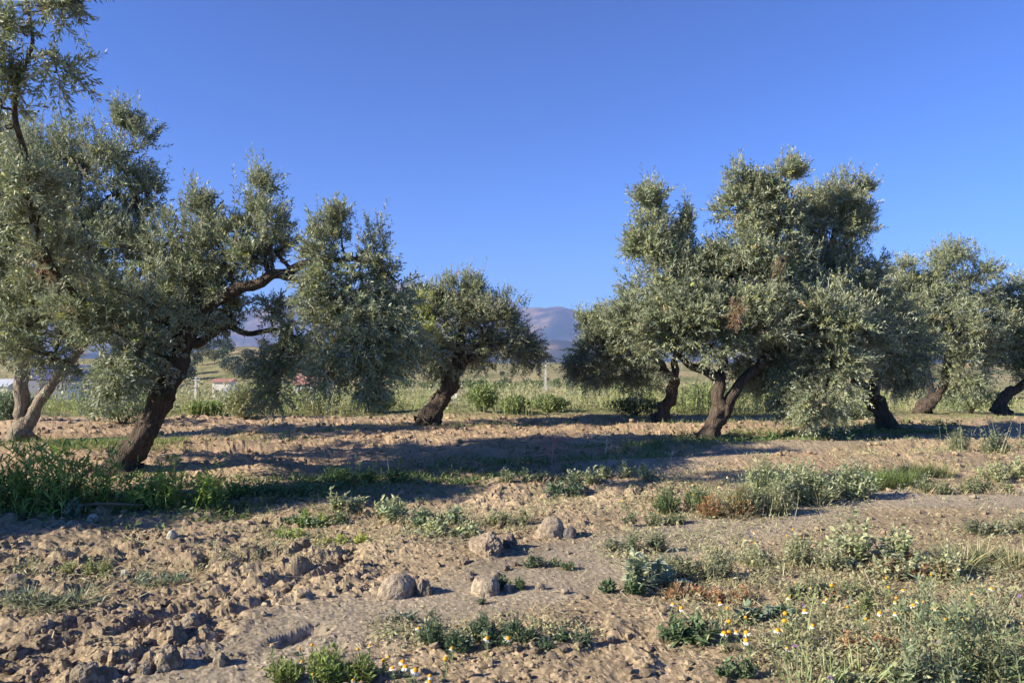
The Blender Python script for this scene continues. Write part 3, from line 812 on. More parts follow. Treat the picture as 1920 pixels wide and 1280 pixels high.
ROCKS = [
 # px, py of the foot, width px, height px, squash in depth, colour, roughness, angular, label
 (1030, 1010, 60, 46, .9, (.39, .31, .22), .12, .1, 'smooth rounded soil lump, paler and taller than the grey lump touching it'),
 (1066, 1010, 30, 27, .9, (.24, .21, .18), .3, .6, 'small grey soil lump leaning against the smooth rounded one'),
 (742, 1122, 84, 48, .8, (.40, .32, .23), .14, .12, 'widest pale cracked earth lump lying at the edge of the sandy track'),
 (794, 1118, 34, 34, .9, (.27, .22, .17), .5, .9, 'crumbling dark end broken off the widest pale earth lump'),
 (910, 1117, 68, 40, .9, (.40, .32, .23), .13, .1, 'domed tan earth lump standing alone on the edge of the sandy track'),
 (912, 1042, 84, 46, .8, (.33, .26, .19), .4, .4, 'long rough brown clod just uphill of the domed tan earth lump'),
 (955, 1030, 34, 30, .9, (.22, .18, .15), .45, .9, 'dark small clod joined to the long rough brown clod'),
 (1013, 1108, 20, 18, .9, (.33, .27, .20), .4, .6, 'small round soil lump in the sandy track beside the domed tan one'),
 (880, 1092, 22, 20, .9, (.31, .25, .19), .45, .6, 'small brown lump tucked behind the domed tan earth lump'),
 (952, 1112, 18, 17, .9, (.34, .28, .21), .4, .6, 'little tan lump touching the domed tan earth lump'),
 (308, 1258, 52, 52, 1, (.35, .28, .19), .4, .6, 'tallest rough clod in the tilled soil at the bottom of the picture'),
 (152, 1280, 60, 36, .9, (.36, .29, .20), .3, .9, 'blocky flat sided clod cut by the bottom edge of the picture'),
 (270, 1266, 32, 26, 1, (.32, .26, .19), .4, .7, 'middling clod beside the tallest rough one'),
 (412, 1250, 36, 24, 1, (.33, .27, .19), .4, .6, 'low clod where the tilled soil meets the sandy track'),
 (350, 1180, 44, 30, .9, (.38, .32, .23), .35, .6, 'pale low clod on the tilled soil behind the tallest one'),
 (240, 1262, 34, 20, .9, (.36, .30, .23), .3, .8, 'flat pale stone lying between two larger clods'),
 (320, 1020, 20, 20, .9, (.58, .52, .40), .2, 1, 'cream coloured angular stone alone on the tilled dirt'),
 (231, 1082, 12, 15, .9, (.56, .50, .40), .2, .8, 'tiny upright cream stone on the tilled dirt'),
 (170, 979, 22, 15, .9, (.48, .44, .35), .2, .8, 'pale stone at the foot of the tall green weeds'),
 (1262, 858, 44, 14, .8, (.42, .33, .26), .2, 1, 'flat buff slab of earth on the bank near the forked olive'),
 (1352, 1112, 16, 13, .9, (.34, .28, .22), .3, .8, 'small clod among the daisies by the sandy track'),
 (20, 1100, 40, 24, .9, (.36, .29, .21), .3, .6, 'low tan clod next to the flattened pale grass'),
]
for k, (px, py, w, h, dsq, col, rg, an, lab) in enumerate(ROCKS):
    X, Y, Z = gpos(px, py - 2)
    m_ = Y / FPX
    v, f = rock_shape(4 if w > 55 else 3 if w > 20 else 2, 100 + k, rg, an)
    lo = v[:, 2].min()
    ex = v.max(0) - v.min(0)
    v = v / ex * np.array([w * m_ * 1.0, w * m_ * .9 * dsq, h * m_ * 1.4])
    a = k * 1.3; ca, sa = math.cos(a * .3), math.sin(a * .3)
    v = np.stack([v[:, 0] * ca - v[:, 1] * sa, v[:, 0] * sa + v[:, 1] * ca, v[:, 2]], 1)
    v = v + np.array([X, Y + w * m_ * .25, Z + h * m_ * .13])
    name = 'stone' if 'stone' in lab else 'earth_clod'
    g = Geo(); g.add(v, f, vary(col, len(v), rng, .08, .02))
    tag(g.build(name, M_SOIL, smooth=False, loc=(X, Y, Z)), lab, 'stone' if name == 'stone' else 'clod', 'lumps lying on the tilled ground')

# clods of the tilled soil: the largest are pieces of the ground, the fine crumbs one mass
protos = []
for k in range(14):
    v, f = rock_shape(1, 300 + k, .75, 1.6)
    c = np.tile(np.array([.335, .262, .188], np.float32) * (.9 + .25 * rng.random()), (len(v), 1))
    protos.append(mesh_data('soil_clod', v.astype(np.float32), f, c, M_SOIL, False))
ZONES = [([(0, 1240), (250, 1210), (420, 1250)], 60, .34), ([(0, 1150), (230, 1130), (520, 1130), (640, 1090)], 55, .26), ([(0, 1060), (300, 1040), (600, 1040)], 45, .14), ([(830, 1050), (900, 1065), (1000, 1060)], 24, .12),
         ([(960, 1240), (1100, 1200), (1200, 1260)], 30, .14)]
def zone_pts(line, spread, n, r):
    line = np.array(line, float)
    seg = np.hypot(*(line[1:] - line[:-1]).T); cum = np.concatenate([[0], np.cumsum(seg)])
    t = r.random(n) * cum[-1]
    px = np.interp(t, cum, line[:, 0]) + r.normal(size=n) * spread * .5; py = np.interp(t, cum, line[:, 1]) + r.normal(size=n) * spread * .5
    return px, py
nclod = 0
for line, sp, share in ZONES:
    n = int(210 * share)
    px, py = zone_pts(line, sp, n, rng)
    for a, b in zip(px, py):
        if b > 1300 or b < 960: continue
        X, Y, Z = gpos(a, b)
        if track_mask(np.array([X]), np.array([Y]))[0] > .5 and rng.random() < .8: continue
        s_ = (4 + 7 * rng.random() ** 2) * Y / FPX
        o = bpy.data.objects.new('soil_clod', protos[int(rng.integers(len(protos)))])
        o.scale = (s_ * (.8 + .5 * rng.random()), s_ * (.8 + .4 * rng.random()), s_ * (.6 + .35 * rng.random()))
        o.rotation_euler = (rng.random() * .6, rng.random() * .6, rng.random() * 6.28)
        o.location = (X, Y, Z + s_ * .30)
        COL.objects.link(o); o.parent = GROUND
        nclod += 1

def scatter_world(n, x0, x1, y0, y1, r, power=1.0):
    # even over the picture rather than over the ground: nearer ones are closer together
    inv = r.random(n) * (1 / y0 - 1 / y1) + 1 / y1
    y = 1 / inv
    x = (x0 + (x1 - x0) * r.random(n)) * y
    return x, y

g = Geo()
n = 8500
x, y = scatter_world(n, -.85, .85, 2.6, 17, rng)
xf = (rng.random(3200) * 1.7 - .85); yf = 7.5 + 9.5 * rng.random(3200)
x = np.concatenate([x, xf * yf]); y = np.concatenate([y, yf]); n = len(x)
tm = track_mask(x, y); keep = rng.random(n) > tm * .88
keep &= rng.random(n) < np.where(x > .1 * y, .55, 1)
x = x[keep]; y = y[keep]
z = ground_z(x, y)
size = (.005 + .022 * rng.random(len(x)) ** 3.4) * (.55 + y / 8)
shapes = [rock_shape(0, 500 + k, .6, .8) for k in range(12)]
sid = rng.integers(0, 12, len(x))
base = soil_col(x, y, z) * (.86 + .3 * rng.random((len(x), 1)))
for k in range(12):
    i = np.where(sid == k)[0]; v, f = shapes[k]
    a = rng.random(len(i)) * 6.28
    ca, sa = np.cos(a)[:, None], np.sin(a)[:, None]
    vv = np.stack([v[None, :, 0] * ca - v[None, :, 1] * sa, v[None, :, 0] * sa + v[None, :, 1] * ca, np.repeat(v[None, :, 2] * .75, len(i), 0)], -1)
    vv = vv * size[i][:, None, None] + np.stack([x[i], y[i], z[i] + size[i] * .35], 1)[:, None, :]
    F = (f[None] + (np.arange(len(i)) * len(v))[:, None, None]).reshape(-1, 3)
    g.add(vv.reshape(-1, 3), F, np.repeat(base[i], len(v), 0))
tag(g.build('soil_crumbs', M_SOIL, GROUND), kind='stuff')

# ------------------------------------------------------------------ weeds
GREEN = (.20, .28, .065); GREY = (.31, .32, .175); DARK = (.085, .125, .04); DRY = (.50, .40, .23); YEL = (.31, .34, .07); RUST = (.34, .18, .09)

def blades(g, X, Y, Z, n, rad, h, col, r, lean=.5, width=.006, spread=.4, nseg=3, bend=.35):
    """grass blades round a point"""
    a = r.random(n) * 6.28; d = rad * r.random(n) ** .5
    px = X + np.cos(a) * d; py = Y + np.sin(a) * d
    P = np.stack([px, py, np.full(n, Z) - .01], 1)
    D = np.stack([np.cos(a) * lean * r.random(n), np.sin(a) * lean * r.random(n), np.ones(n)], 1) + r.normal(size=(n, 3)) * .12 * np.array([1, 1, 0])
    N = np.stack([-np.cos(a), -np.sin(a), np.full(n, .1)], 1) + r.normal(size=(n, 3)) * .5
    ribbons(g, P, D, N, h * (.45 + .7 * r.random(n)), width * (.6 + .8 * r.random(n)), vary(col, n, r, .3), bend * (r.random(n)), nseg)

def leafy(g, X, Y, Z, w, h, n, ll, lw, col, r, up=.4, bend=.5, depth=.7, stems=10, stemcol=(.2, .24, .12)):
    """a low bushy weed: many short leafy stems of small leaves in a rounded mound"""
    ns = stems
    a = r.random(ns) * 6.28; d = r.random(ns) ** .6
    tip = np.stack([X + np.cos(a) * d * w * .5, Y + np.sin(a) * d * w * .5 * depth, Z + h * (1 - .55 * d ** 2) * (.6 + .5 * r.random(ns))], 1)
    root_ = np.stack([X + np.cos(a) * d * w * .18, Y + np.sin(a) * d * w * .18 * depth, np.full(ns, Z - .01)], 1)
    D = tip - root_; L = np.linalg.norm(D, axis=1)
    ribbons(g, root_, D, r.normal(size=(ns, 3)) + .01, L, .004 + .003 * r.random(ns), vary(stemcol, ns, r), .1, 3, (1, .8, .6, .3))
    k = max(1, n // ns)
    t = (.15 + .85 * r.random((ns, k)))
    P = root_[:, None] + D[:, None] * t[..., None] - nrm(D)[:, None] * (.04 * L[:, None, None] * t[..., None] ** 2)
    P = P.reshape(-1, 3); m = len(P)
    ld = nrm(rnd_dirs(m, r) * np.array([1, 1, .5]) + np.array([0, 0, up]) + np.repeat(nrm(D), k, 0) * .3)
    N = nrm(np.array([0, 0, 1.0]) + r.normal(size=(m, 3)) * .45)
    cols = vary(np.array(col) * 1.18, m, r, .3, .07)
    ribbons(g, P, ld, N, ll * (.5 + .8 * r.random(m)), lw * (.6 + .7 * r.random(m)), cols, bend * r.random(m), 2, (.3, 1, .08), fold=.18)

def rosette(g, X, Y, Z, n, ll, lw, col, r, up=.35, bend=.5):
    a = r.random(n) * 6.28
    P = np.stack([X + .01 * np.cos(a), Y + .01 * np.sin(a), np.full(n, Z)], 1)
    D = np.stack([np.cos(a), np.sin(a), up + .6 * r.random(n)], 1)
    N = np.stack([-np.cos(a) * .5, -np.sin(a) * .5, np.ones(n)], 1) + r.normal(size=(n, 3)) * .2
    ribbons(g, P, D, N, ll * (.55 + .6 * r.random(n)), lw * (.7 + .5 * r.random(n)), vary(col, n, r, .22), bend * (.4 + r.random(n)), 4, (.2, .5, 1, .85, .05), fold=.2)

def plant(name, px, py, lab, cat, fn, group=None):
    X, Y, Z = gpos(px, py)
    r = np.random.default_rng(int(px * 7 + py * 13))
    g = Geo(); fn(g, X, Y, Z, r)
    o = g.build(name, M_WEED, loc=(X, Y, Z))
    return tag(o, lab, cat, group)

def mound(wpx, hpx, col, ll=.035, lw=.012, dens=1.0, up=.4, depth=.7, spots=None, bend=.5, extra=None):
    """a weed clump given by its width and height in the picture"""
    def fn(g, X, Y, Z, r):
        m_ = Y / FPX; w = wpx * m_; h = hpx * m_ * 1.05
        k = spots or max(1, int(round(wpx / max(hpx, 30))))
        for i in range(k):
            ox = (i + .5) / k * w - w / 2 + r.normal() * w * .04; oy = r.normal() * w * .08 * depth
            zz = float(ground_z(X + ox, Y + oy, False))
            ww = w / k * (1.2 if k > 1 else 1); hh = h * (.65 + .5 * r.random())
            n = int(900 * dens * ww * max(hh, .06) / (ll * lw) * .0042 + 90)
            leafy(g, X + ox, Y + oy, zz, ww, hh, n, ll, lw, col, r, up, bend, depth, stems=max(8, n // 14))
        if extra: extra(g, X, Y, Z, w, h, r)
    return fn

def tuft(wpx, hpx, col, n=160, lean=.6, width=.005, bend=.4, mix=None):
    def fn(g, X, Y, Z, r):
        m_ = Y / FPX; w = wpx * m_; h = hpx * m_
        k = max(1, int(w / .12))
        for i in range(k):
            ox = (i + .5) / k * w - w / 2; oy = r.normal() * .06
            zz = float(ground_z(X + ox, Y + oy, False))
            blades(g, X + ox, Y + oy, zz, max(6, n // k), w / k * .6, h, col, r, lean, width, bend=bend)
            if mix is not None:
                blades(g, X + ox, Y + oy, zz, max(4, n // k // 2), w / k * .6, h * .9, mix, r, lean, width, bend=bend)
    return fn

def stalks(wpx, hpx, col, n=14, leafcol=None, ll=.05, lw=.008, nl=14, lean=.35, kinky=.2):
    """a few tall stalks with narrow leaves along them"""
    def fn(g, X, Y, Z, r):
        m_ = Y / FPX; w = wpx * m_; h = hpx * m_
        ox = (r.random(n) - .5) * w; oy = r.normal(size=n) * w * .15
        P = np.stack([X + ox, Y + oy, ground_z(X + ox, Y + oy, False) - .01], 1)
        D = np.stack([(r.random(n) - .5) * 2 * lean, (r.random(n) - .5) * lean, np.ones(n)], 1)
        L = h * (.5 + .55 * r.random(n))
        N = r.normal(size=(n, 3)) + .01
        bend = kinky * r.random(n)
        ribbons(g, P, D, N, L, .006 + .003 * r.random(n), vary(col, n, r), bend, 5, (1, .9, .7, .5, .3, .15))
        Dn = nrm(D); S = nrm(np.cross(Dn, N)); Nn = np.cross(S, Dn)
        t = (.08 + .9 * r.random((n, nl)))
        Q = P[:, None] + Dn[:, None] * (t * L[:, None])[..., None] - Nn[:, None] * (bend[:, None] * L[:, None] * t ** 2)[..., None] - Dn[:, None] * (bend[:, None] * L[:, None] * .4 * t ** 2)[..., None]
        m2 = n * nl
        ld = nrm(rnd_dirs(m2, r) * np.array([1, 1, .3]) + np.array([0, 0, .8]))
        ribbons(g, Q.reshape(-1, 3), ld, nrm(np.array([0, 0, 1.]) + r.normal(size=(m2, 3)) * .5), ll * (.5 + .8 * r.random(m2)) , lw * (.6 + .7 * r.random(m2)), vary(leafcol or col, m2, r, .3), .5 * r.random(m2), 2, (.4, 1, .08), fold=.15)
    return fn

def both(*fs):
    def fn(g, X, Y, Z, r):
        for f in fs: f(g, X, Y, Z, r)
    return fn

def leaves_broad(wpx, n, ll, lw, col, k=4):
    def fn(g, X, Y, Z, r):
        w = wpx * Y / FPX
        for i in range(k):
            ox = (r.random() - .5) * w; oy = (r.random() - .5) * w * .5
            rosette(g, X + ox, Y + oy, float(ground_z(X + ox, Y + oy, False)) + .01, n, ll, lw, col, r, up=.6)
    return fn

# weeds round the largest olive
plant('tall_weed', 60, 965, 'tallest bright green weeds in shade at the picture edge, in front of the largest olive', 'weed', both(stalks(190, 165, GREEN, 90, (.19, .28, .06), .11, .018, 16, .5, .4), mound(190, 90, DARK, .06, .02, .9)))
plant('tall_weed', 150, 960, 'arching yellow green weed stems between the tallest weeds and the leaning trunk', 'weed', both(stalks(110, 135, YEL, 40, (.22, .31, .06), .10, .016, 14, .7, .5), mound(120, 60, DARK, .05, .018, .8)))
plant('leafy_weed', 315, 950, 'broad patch of bright green weeds hugging the foot of the largest olive', 'weed', both(mound(200, 75, GREEN, .05, .024, 1.1), stalks(170, 110, YEL, 46, GREEN, .08, .018, 12, .6, .4)))
plant('leafy_weed', 215, 952, 'lone bright weed stem leaning beside the base of the leaning trunk', 'weed', stalks(60, 110, YEL, 7, (.2, .29, .06), .09, .015, 12, .6, .5))
plant('thistle', 136, 972, 'small blue green spiky thistle at the edge of the tilled soil', 'thistle', mound(40, 40, (.15, .21, .15), .05, .018, 1.0))
plant('leafy_weed', 400, 940, 'trailing green weeds running from the olive foot into the shaded strip', 'weed', mound(130, 42, GREEN, .035, .016, 1.0))
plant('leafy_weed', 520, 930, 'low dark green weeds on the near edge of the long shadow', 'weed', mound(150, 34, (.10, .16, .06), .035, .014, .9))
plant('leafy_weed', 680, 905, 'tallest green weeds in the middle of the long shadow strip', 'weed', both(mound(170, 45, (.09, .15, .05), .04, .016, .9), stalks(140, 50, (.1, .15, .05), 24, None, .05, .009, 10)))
# pulled grey weeds in the middle
plant('grey_weed', 690, 968, 'grey green weed with pale stems, uphill end of the wilted heap', 'weed', both(mound(150, 42, GREY, .055, .022, 1.0, .25, .6), tuft(140, 30, DRY, 120, 1.4)))
plant('grey_weed', 790, 985, 'wilted grey green weeds lying in a tangle of dry stems', 'weed', both(mound(170, 50, (.19, .23, .13), .06, .02, .9, .2), tuft(190, 36, DRY, 240, 1.8, bend=.7)))
plant('grey_weed', 838, 1005, 'pale silvery broad leaves at the near end of the wilted heap', 'weed', both(mound(110, 44, (.34, .36, .2), .06, .028, .9), leaves_broad(80, 9, .11, .035, (.24, .27, .17), 3)))
plant('grey_weed', 590, 985, 'thin grey green weed with small leaves before the wilted heap', 'weed', both(mound(120, 28, (.16, .2, .11), .045, .018, .8), mound(60, 30, GREEN, .04, .015, .6)))
plant('grey_weed', 640, 1018, 'yellowing grass and weeds spread over the dirt below the wilted heap', 'weed', both(tuft(120, 24, (.3, .3, .12), 160, 1.3), mound(100, 18, YEL, .03, .01, .6)))
plant('leafy_weed', 545, 1008, 'small green seedling tuft on the dirt beside the grey weeds', 'weed', mound(60, 28, GREEN, .03, .012, .7))
plant('grey_weed', 950, 985, 'dry twiggy weed stems between the wilted heap and the round soil lump', 'weed', both(tuft(90, 34, (.26, .23, .15), 140, 1.3), mound(90, 28, (.25, .26, .14), .04, .014, .6)))
plant('thistle', 1065, 930, 'dark blue green thistle on the shaded side of the bank', 'thistle', both(mound(90, 46, (.12, .17, .11), .06, .026, 1.1), leaves_broad(70, 9, .12, .035, (.15, .2, .13), 2)))
plant('grey_weed', 1140, 900, 'pale grey green creeping weeds on the bank beside the dark thistle', 'weed', mound(170, 34, GREY, .045, .022, 1.0))
plant('grey_weed', 1000, 905, 'low pale weeds in front of the reddish twiggy seedling', 'weed', both(mound(120, 26, (.2, .22, .13), .04, .016, .8), tuft(120, 22, DRY, 120, 1.2)))
# middle of the sandy track
plant('low_weed', 890, 1212, 'dark feathery weed mat crossing the sandy track, larger of two', 'weed', both(mound(190, 52, (.075, .11, .065), .028, .008, 1.5, .5, .6), mound(120, 30, (.12, .16, .09), .03, .01, .6)))
plant('low_weed', 1035, 1205, 'dark feathery weed mat with a trailing end, smaller of two on the sandy track', 'weed', mound(130, 32, (.075, .11, .065), .028, .008, 1.2, .5))
plant('low_weed', 755, 1168, 'thin grey sprigs at the edge of the dark feathery mat', 'weed', mound(60, 28, (.14, .17, .12), .03, .009, .6))
plant('low_weed', 962, 1104, 'little dark green plant tucked beside the domed tan earth lump', 'weed', mound(56, 24, (.08, .12, .06), .025, .008, 1.0))
plant('low_weed', 1030, 1062, 'sparse green creeping weed below the smooth rounded soil lump', 'weed', mound(110, 20, (.13, .16, .09), .03, .010, .7))
plant('low_weed', 905, 1133, 'tiny weed sprout on bare sand under the domed tan earth lump', 'weed', mound(26, 12, (.1, .13, .08), .02, .007, .6))
plant('flat_weed', 612, 1278, 'bushy yellow green weed with small yellow buds at the bottom of the picture', 'weed', both(mound(210, 66, (.17, .21, .06), .03, .009, 1.5, .7), mound(90, 50, GREEN, .03, .009, .8)))
# right half
plant('grey_weed', 1215, 1100, 'broad pale grey leaves heaped over dark green ones beside the track', 'weed', both(mound(120, 62, (.29, .32, .21), .07, .034, 1.0), leaves_broad(90, 10, .13, .04, (.23, .27, .2), 4)))
plant('low_weed', 1165, 1110, 'dark green weed at the foot of the broad pale grey leaves', 'weed', mound(80, 34, (.07, .11, .05), .035, .014, 1.0))
plant('grey_weed', 1310, 1085, 'twiggy grey weed casting a long shadow beside the broad pale leaves', 'weed', both(mound(150, 62, (.22, .22, .13), .035, .010, 1.0), stalks(140, 66, (.26, .25, .16), 30, (.16, .18, .11), .03, .006, 12)))
plant('grey_weed', 1190, 1035, 'low olive coloured weed between the sandy track and the rounded soil lump', 'weed', both(mound(120, 38, (.15, .165, .10), .03, .01, 1.0), tuft(100, 24, DRY, 60, 1)))
plant('low_weed', 1235, 985, 'low sprawling weed in front of the leafy daisy clump', 'weed', mound(130, 24, (.13, .15, .08), .03, .01, .9))
plant('leafy_weed', 1275, 962, 'dark green bushy weed topped by orange and white daisies', 'weed', both(mound(110, 46, (.09, .13, .05), .03, .01, 1.4), tuft(80, 30, DRY, 40, .8)))
plant('dry_weed', 1360, 968, 'rust brown withered weed between the daisy clump and the grey bushes', 'weed', both(mound(110, 46, RUST, .03, .008, 1.0), tuft(110, 34, (.25, .15, .10), 160, 1.2)))
plant('grey_weed', 1420, 965, 'twiggy grey brown bush behind the rust brown withered weed', 'weed', both(mound(140, 70, (.26, .25, .15), .03, .009, 1.8), stalks(110, 66, (.3, .28, .18), 30, (.2, .2, .13), .03, .006, 12)))
plant('grey_weed', 1480, 945, 'tallest grey green bush of the strip along the track', 'weed', both(mound(200, 84, (.27, .29, .16), .045, .016, 1.6), tuft(120, 60, DRY, 90, .8)))
plant('grey_weed', 1560, 935, 'blue green bush of broad rounded leaves next to the grassy bush', 'weed', both(mound(180, 76, (.27, .30, .18), .045, .02, 1.6), leaves_broad(110, 8, .1, .04, GREY, 3)))
plant('grass_tuft', 1655, 912, 'fresh green grassy tuft standing out from the grey bushes', 'grass tuft', both(tuft(120, 52, (.17, .22, .07), 900, .7, .003), mound(100, 30, GREEN, .03, .008, .8)))
plant('grass_tuft', 1730, 895, 'yellow green grassy clump just past the fresh green tuft', 'grass tuft', both(tuft(110, 38, (.25, .27, .10), 600, .8, .003), mound(100, 26, (.17, .2, .08), .03, .01, .7)))
plant('grey_weed', 1820, 925, 'creeping brownish green weeds beyond the bare strip of the track', 'weed', both(mound(220, 34, (.19, .2, .11), .035, .012, 1.0), tuft(200, 24, DRY, 200, 1.2)))
plant('grey_weed', 1890, 900, 'grey leafy weeds at the picture edge above the bare strip', 'weed', mound(120, 50, GREY, .045, .02, 1.0))
plant('grey_weed', 1860, 850, 'tall dry stems and grey weeds on the bank under the farthest olive', 'weed', both(mound(170, 44, (.2, .22, .13), .045, .016, .9), stalks(160, 70, (.36, .33, .2), 40, (.25, .26, .15), .05, .008, 8)))
plant('grey_weed', 1490, 1060, 'grey green bushy weed dotted with yellow flower heads, nearest side of the track', 'weed', both(mound(190, 60, (.28, .28, .17), .03, .011, 1.2), tuft(160, 36, DRY, 100, 1)))
plant('grey_weed', 1640, 1055, 'large broad pale green leaves rising out of dry brown ones', 'weed', both(mound(170, 80, (.29, .31, .17), .05, .025, 1.0), leaves_broad(140, 8, .14, .05, (.25, .3, .17), 5), mound(150, 30, RUST, .03, .014, .6)))
plant('grey_weed', 1720, 1085, 'tangle of grey leaves and dead brown leaves beside the broad pale ones', 'weed', both(mound(170, 70, (.27, .27, .16), .045, .02, 1.0), mound(130, 40, (.33, .2, .11), .03, .012, .6)))
plant('dry_grass', 1850, 1060, 'long combed over dry grass lying flat towards the picture edge', 'grass', both(tuft(180, 60, (.34, .31, .17), 620, 1.9, .006, .6, (.2, .22, .11)), mound(130, 30, (.16, .18, .1), .03, .01, .6)))
plant('grey_weed', 1870, 1000, 'dusty olive weed above the combed over dry grass', 'weed', mound(140, 44, (.18, .185, .12), .03, .010, .9))
plant('leafy_weed', 1290, 1205, 'rosette of broad dark green leaves beside the sandy track', 'weed', both(leaves_broad(20, 26, .11, .03, (.10, .15, .07), 2), mound(110, 50, (.09, .13, .06), .045, .017, 1.0)))
plant('leafy_weed', 1375, 1265, 'small green weed below the broad dark rosette', 'weed', mound(80, 40, (.1, .14, .07), .03, .012, 1.0))
plant('dry_weed', 1330, 1125, 'reddish dry stems and leaves above the broad dark rosette', 'weed', both(mound(150, 34, RUST, .025, .008, .8), tuft(150, 40, (.36, .27, .16), 160, 1.0)))
plant('leafy_weed', 1440, 1165, 'grey green leaves lying among the thickest daisies', 'weed', both(mound(130, 34, (.15, .19, .13), .05, .02, .9), leaves_broad(110, 6, .09, .03, (.17, .22, .15), 3)))
plant('dry_weed', 1635, 1215, 'mat of orange brown withered leaves on the bare ground', 'weed', mound(120, 30, (.42, .24, .12), .02, .008, 1.6, .3))
plant('grey_weed', 1560, 1120, 'low daisy plants with brown leaves between two bare patches', 'weed', both(mound(170, 34, (.17, .18, .1), .03, .01, .9), mound(120, 22, RUST, .02, .008, .5)))
plant('grey_weed', 1690, 1160, 'yellow green daisy foliage around the cluster of five flower heads', 'weed', both(mound(160, 46, (.19, .21, .09), .03, .009, 1.1), tuft(120, 40, DRY, 60, .9)))
plant('tall_weed', 1735, 1290, 'tall grey green feathery stalks rising from the bottom of the picture', 'weed', both(stalks(110, 230, (.22, .26, .15), 14, (.2, .24, .14), .05, .008, 40, .35), mound(150, 50, (.23, .25, .14), .05, .018, .9)))
plant('tall_weed', 1840, 1285, 'upright green stalks with narrow leaves, second from the corner', 'weed', both(stalks(100, 190, (.2, .24, .12), 16, (.19, .24, .12), .05, .008, 30, .4), mound(140, 60, (.25, .26, .14), .05, .018, .9)))
plant('tall_weed', 1910, 1285, 'dense weed stalks filling the corner of the picture', 'weed', both(stalks(120, 170, (.24, .25, .14), 30, (.2, .22, .12), .05, .009, 24, .5), mound(130, 60, (.25, .26, .14), .05, .018, .9)))
plant('grass_tuft', 1505, 1290, 'light green grass blades at the bottom edge under a purple flower', 'grass tuft', tuft(90, 90, (.24, .31, .13), 40, .7, .005, .25))
plant('grass_tuft', 1595, 1290, 'sparse green blades and stems at the bottom edge', 'grass tuft', both(tuft(110, 80, (.24, .28, .12), 50, .9, .005, .3), mound(120, 30, GREY, .04, .015, .6)))
plant('tall_weed', 1495, 1215, 'single thin green stem standing in front of the daisies', 'weed', stalks(30, 150, (.2, .27, .1), 4, None, .05, .006, 8, .3))
plant('grey_weed', 1800, 1185, 'grey seed stems and flowers between the tall stalks and the dry grass', 'weed', both(mound(180, 50, (.26, .26, .15), .035, .012, .9), stalks(160, 90, (.33, .3, .2), 26, (.24, .25, .15), .03, .006, 10)))
# left foreground
plant('leafy_weed', 165, 1075, 'yellow green feathery seedling lying over the tilled clods', 'weed', both(mound(90, 34, (.25, .27, .11), .03, .008, .8), tuft(110, 24, (.42, .36, .24), 40, 1.6)))
plant('dry_grass', 70, 1130, 'flattened pile of pulled pale grass on the clods', 'grass', both(tuft(180, 44, (.3, .31, .19), 300, 1.9, .006, .7, (.22, .26, .14)), mound(130, 22, (.18, .2, .13), .04, .01, .5)))
plant('leafy_weed', 300, 1095, 'thin wilted grey green sprig stretched over the tilled dirt', 'weed', both(mound(130, 16, (.16, .2, .13), .04, .009, 1.2, spots=1)))
# seedlings and twigs
def twiggy(wpx, hpx, col, n=9):
    def fn(g, X, Y, Z, r):
        m_ = Y / FPX; h = hpx * m_
        base_ = np.array([X, Y, Z - .02])
        top = base_ + np.array([.02, 0, h])
        tube(g, smooth_line([base_, (base_ + top) / 2 + [.01, 0, 0], top], [.014, .010, .005], 3)[0], smooth_line([base_, base_, top], [.014, .010, .005], 3)[1], 5, col)
        for i in range(n):
            p = base_ + (top - base_) * (.25 + .7 * r.random()); a = r.random() * 6.28
            q = p + np.array([math.cos(a) * wpx * m_ * .5, math.sin(a) * wpx * m_ * .3, h * .15 * r.normal() + .03])
            tube(g, np.array([p, (p + q) / 2 + [0, 0, .01], q]), np.array([.007, .005, .003]), 4, col)
            for _ in range(3):
                s_ = p + (q - p) * (.4 + .5 * r.random()); e_ = s_ + r.normal(size=3) * .05 + [0, 0, .03]
                tube(g, np.array([s_, e_]), np.array([.004, .002]), 3, col)
    return fn
plant('seedling', 1034, 868, 'leafless reddish pink twiggy seedling standing in the long shadow', 'seedling', twiggy(70, 58, (.55, .30, .24), 22))
plant('bare_twig', 1135, 862, 'pale bare branching twig leaning over the bank near the forked olive', 'twig', twiggy(100, 48, (.55, .45, .32), 9))
plant('fallen_branch', 195, 962, 'thin dead branch lying in the shade at the edge of the tilled soil', 'branch', lambda g, X, Y, Z, r: tube(g, smooth_line([(X - .3, Y, Z + .02), (X, Y - .03, Z + .05), (X + .35, Y + .02, Z + .03)], [.014, .012, .006], 5)[0], smooth_line([(0, 0, 0), (1, 0, 0), (2, 0, 0)], [.014, .012, .006], 5)[1], 7, (.2, .15, .11), lump=.2))

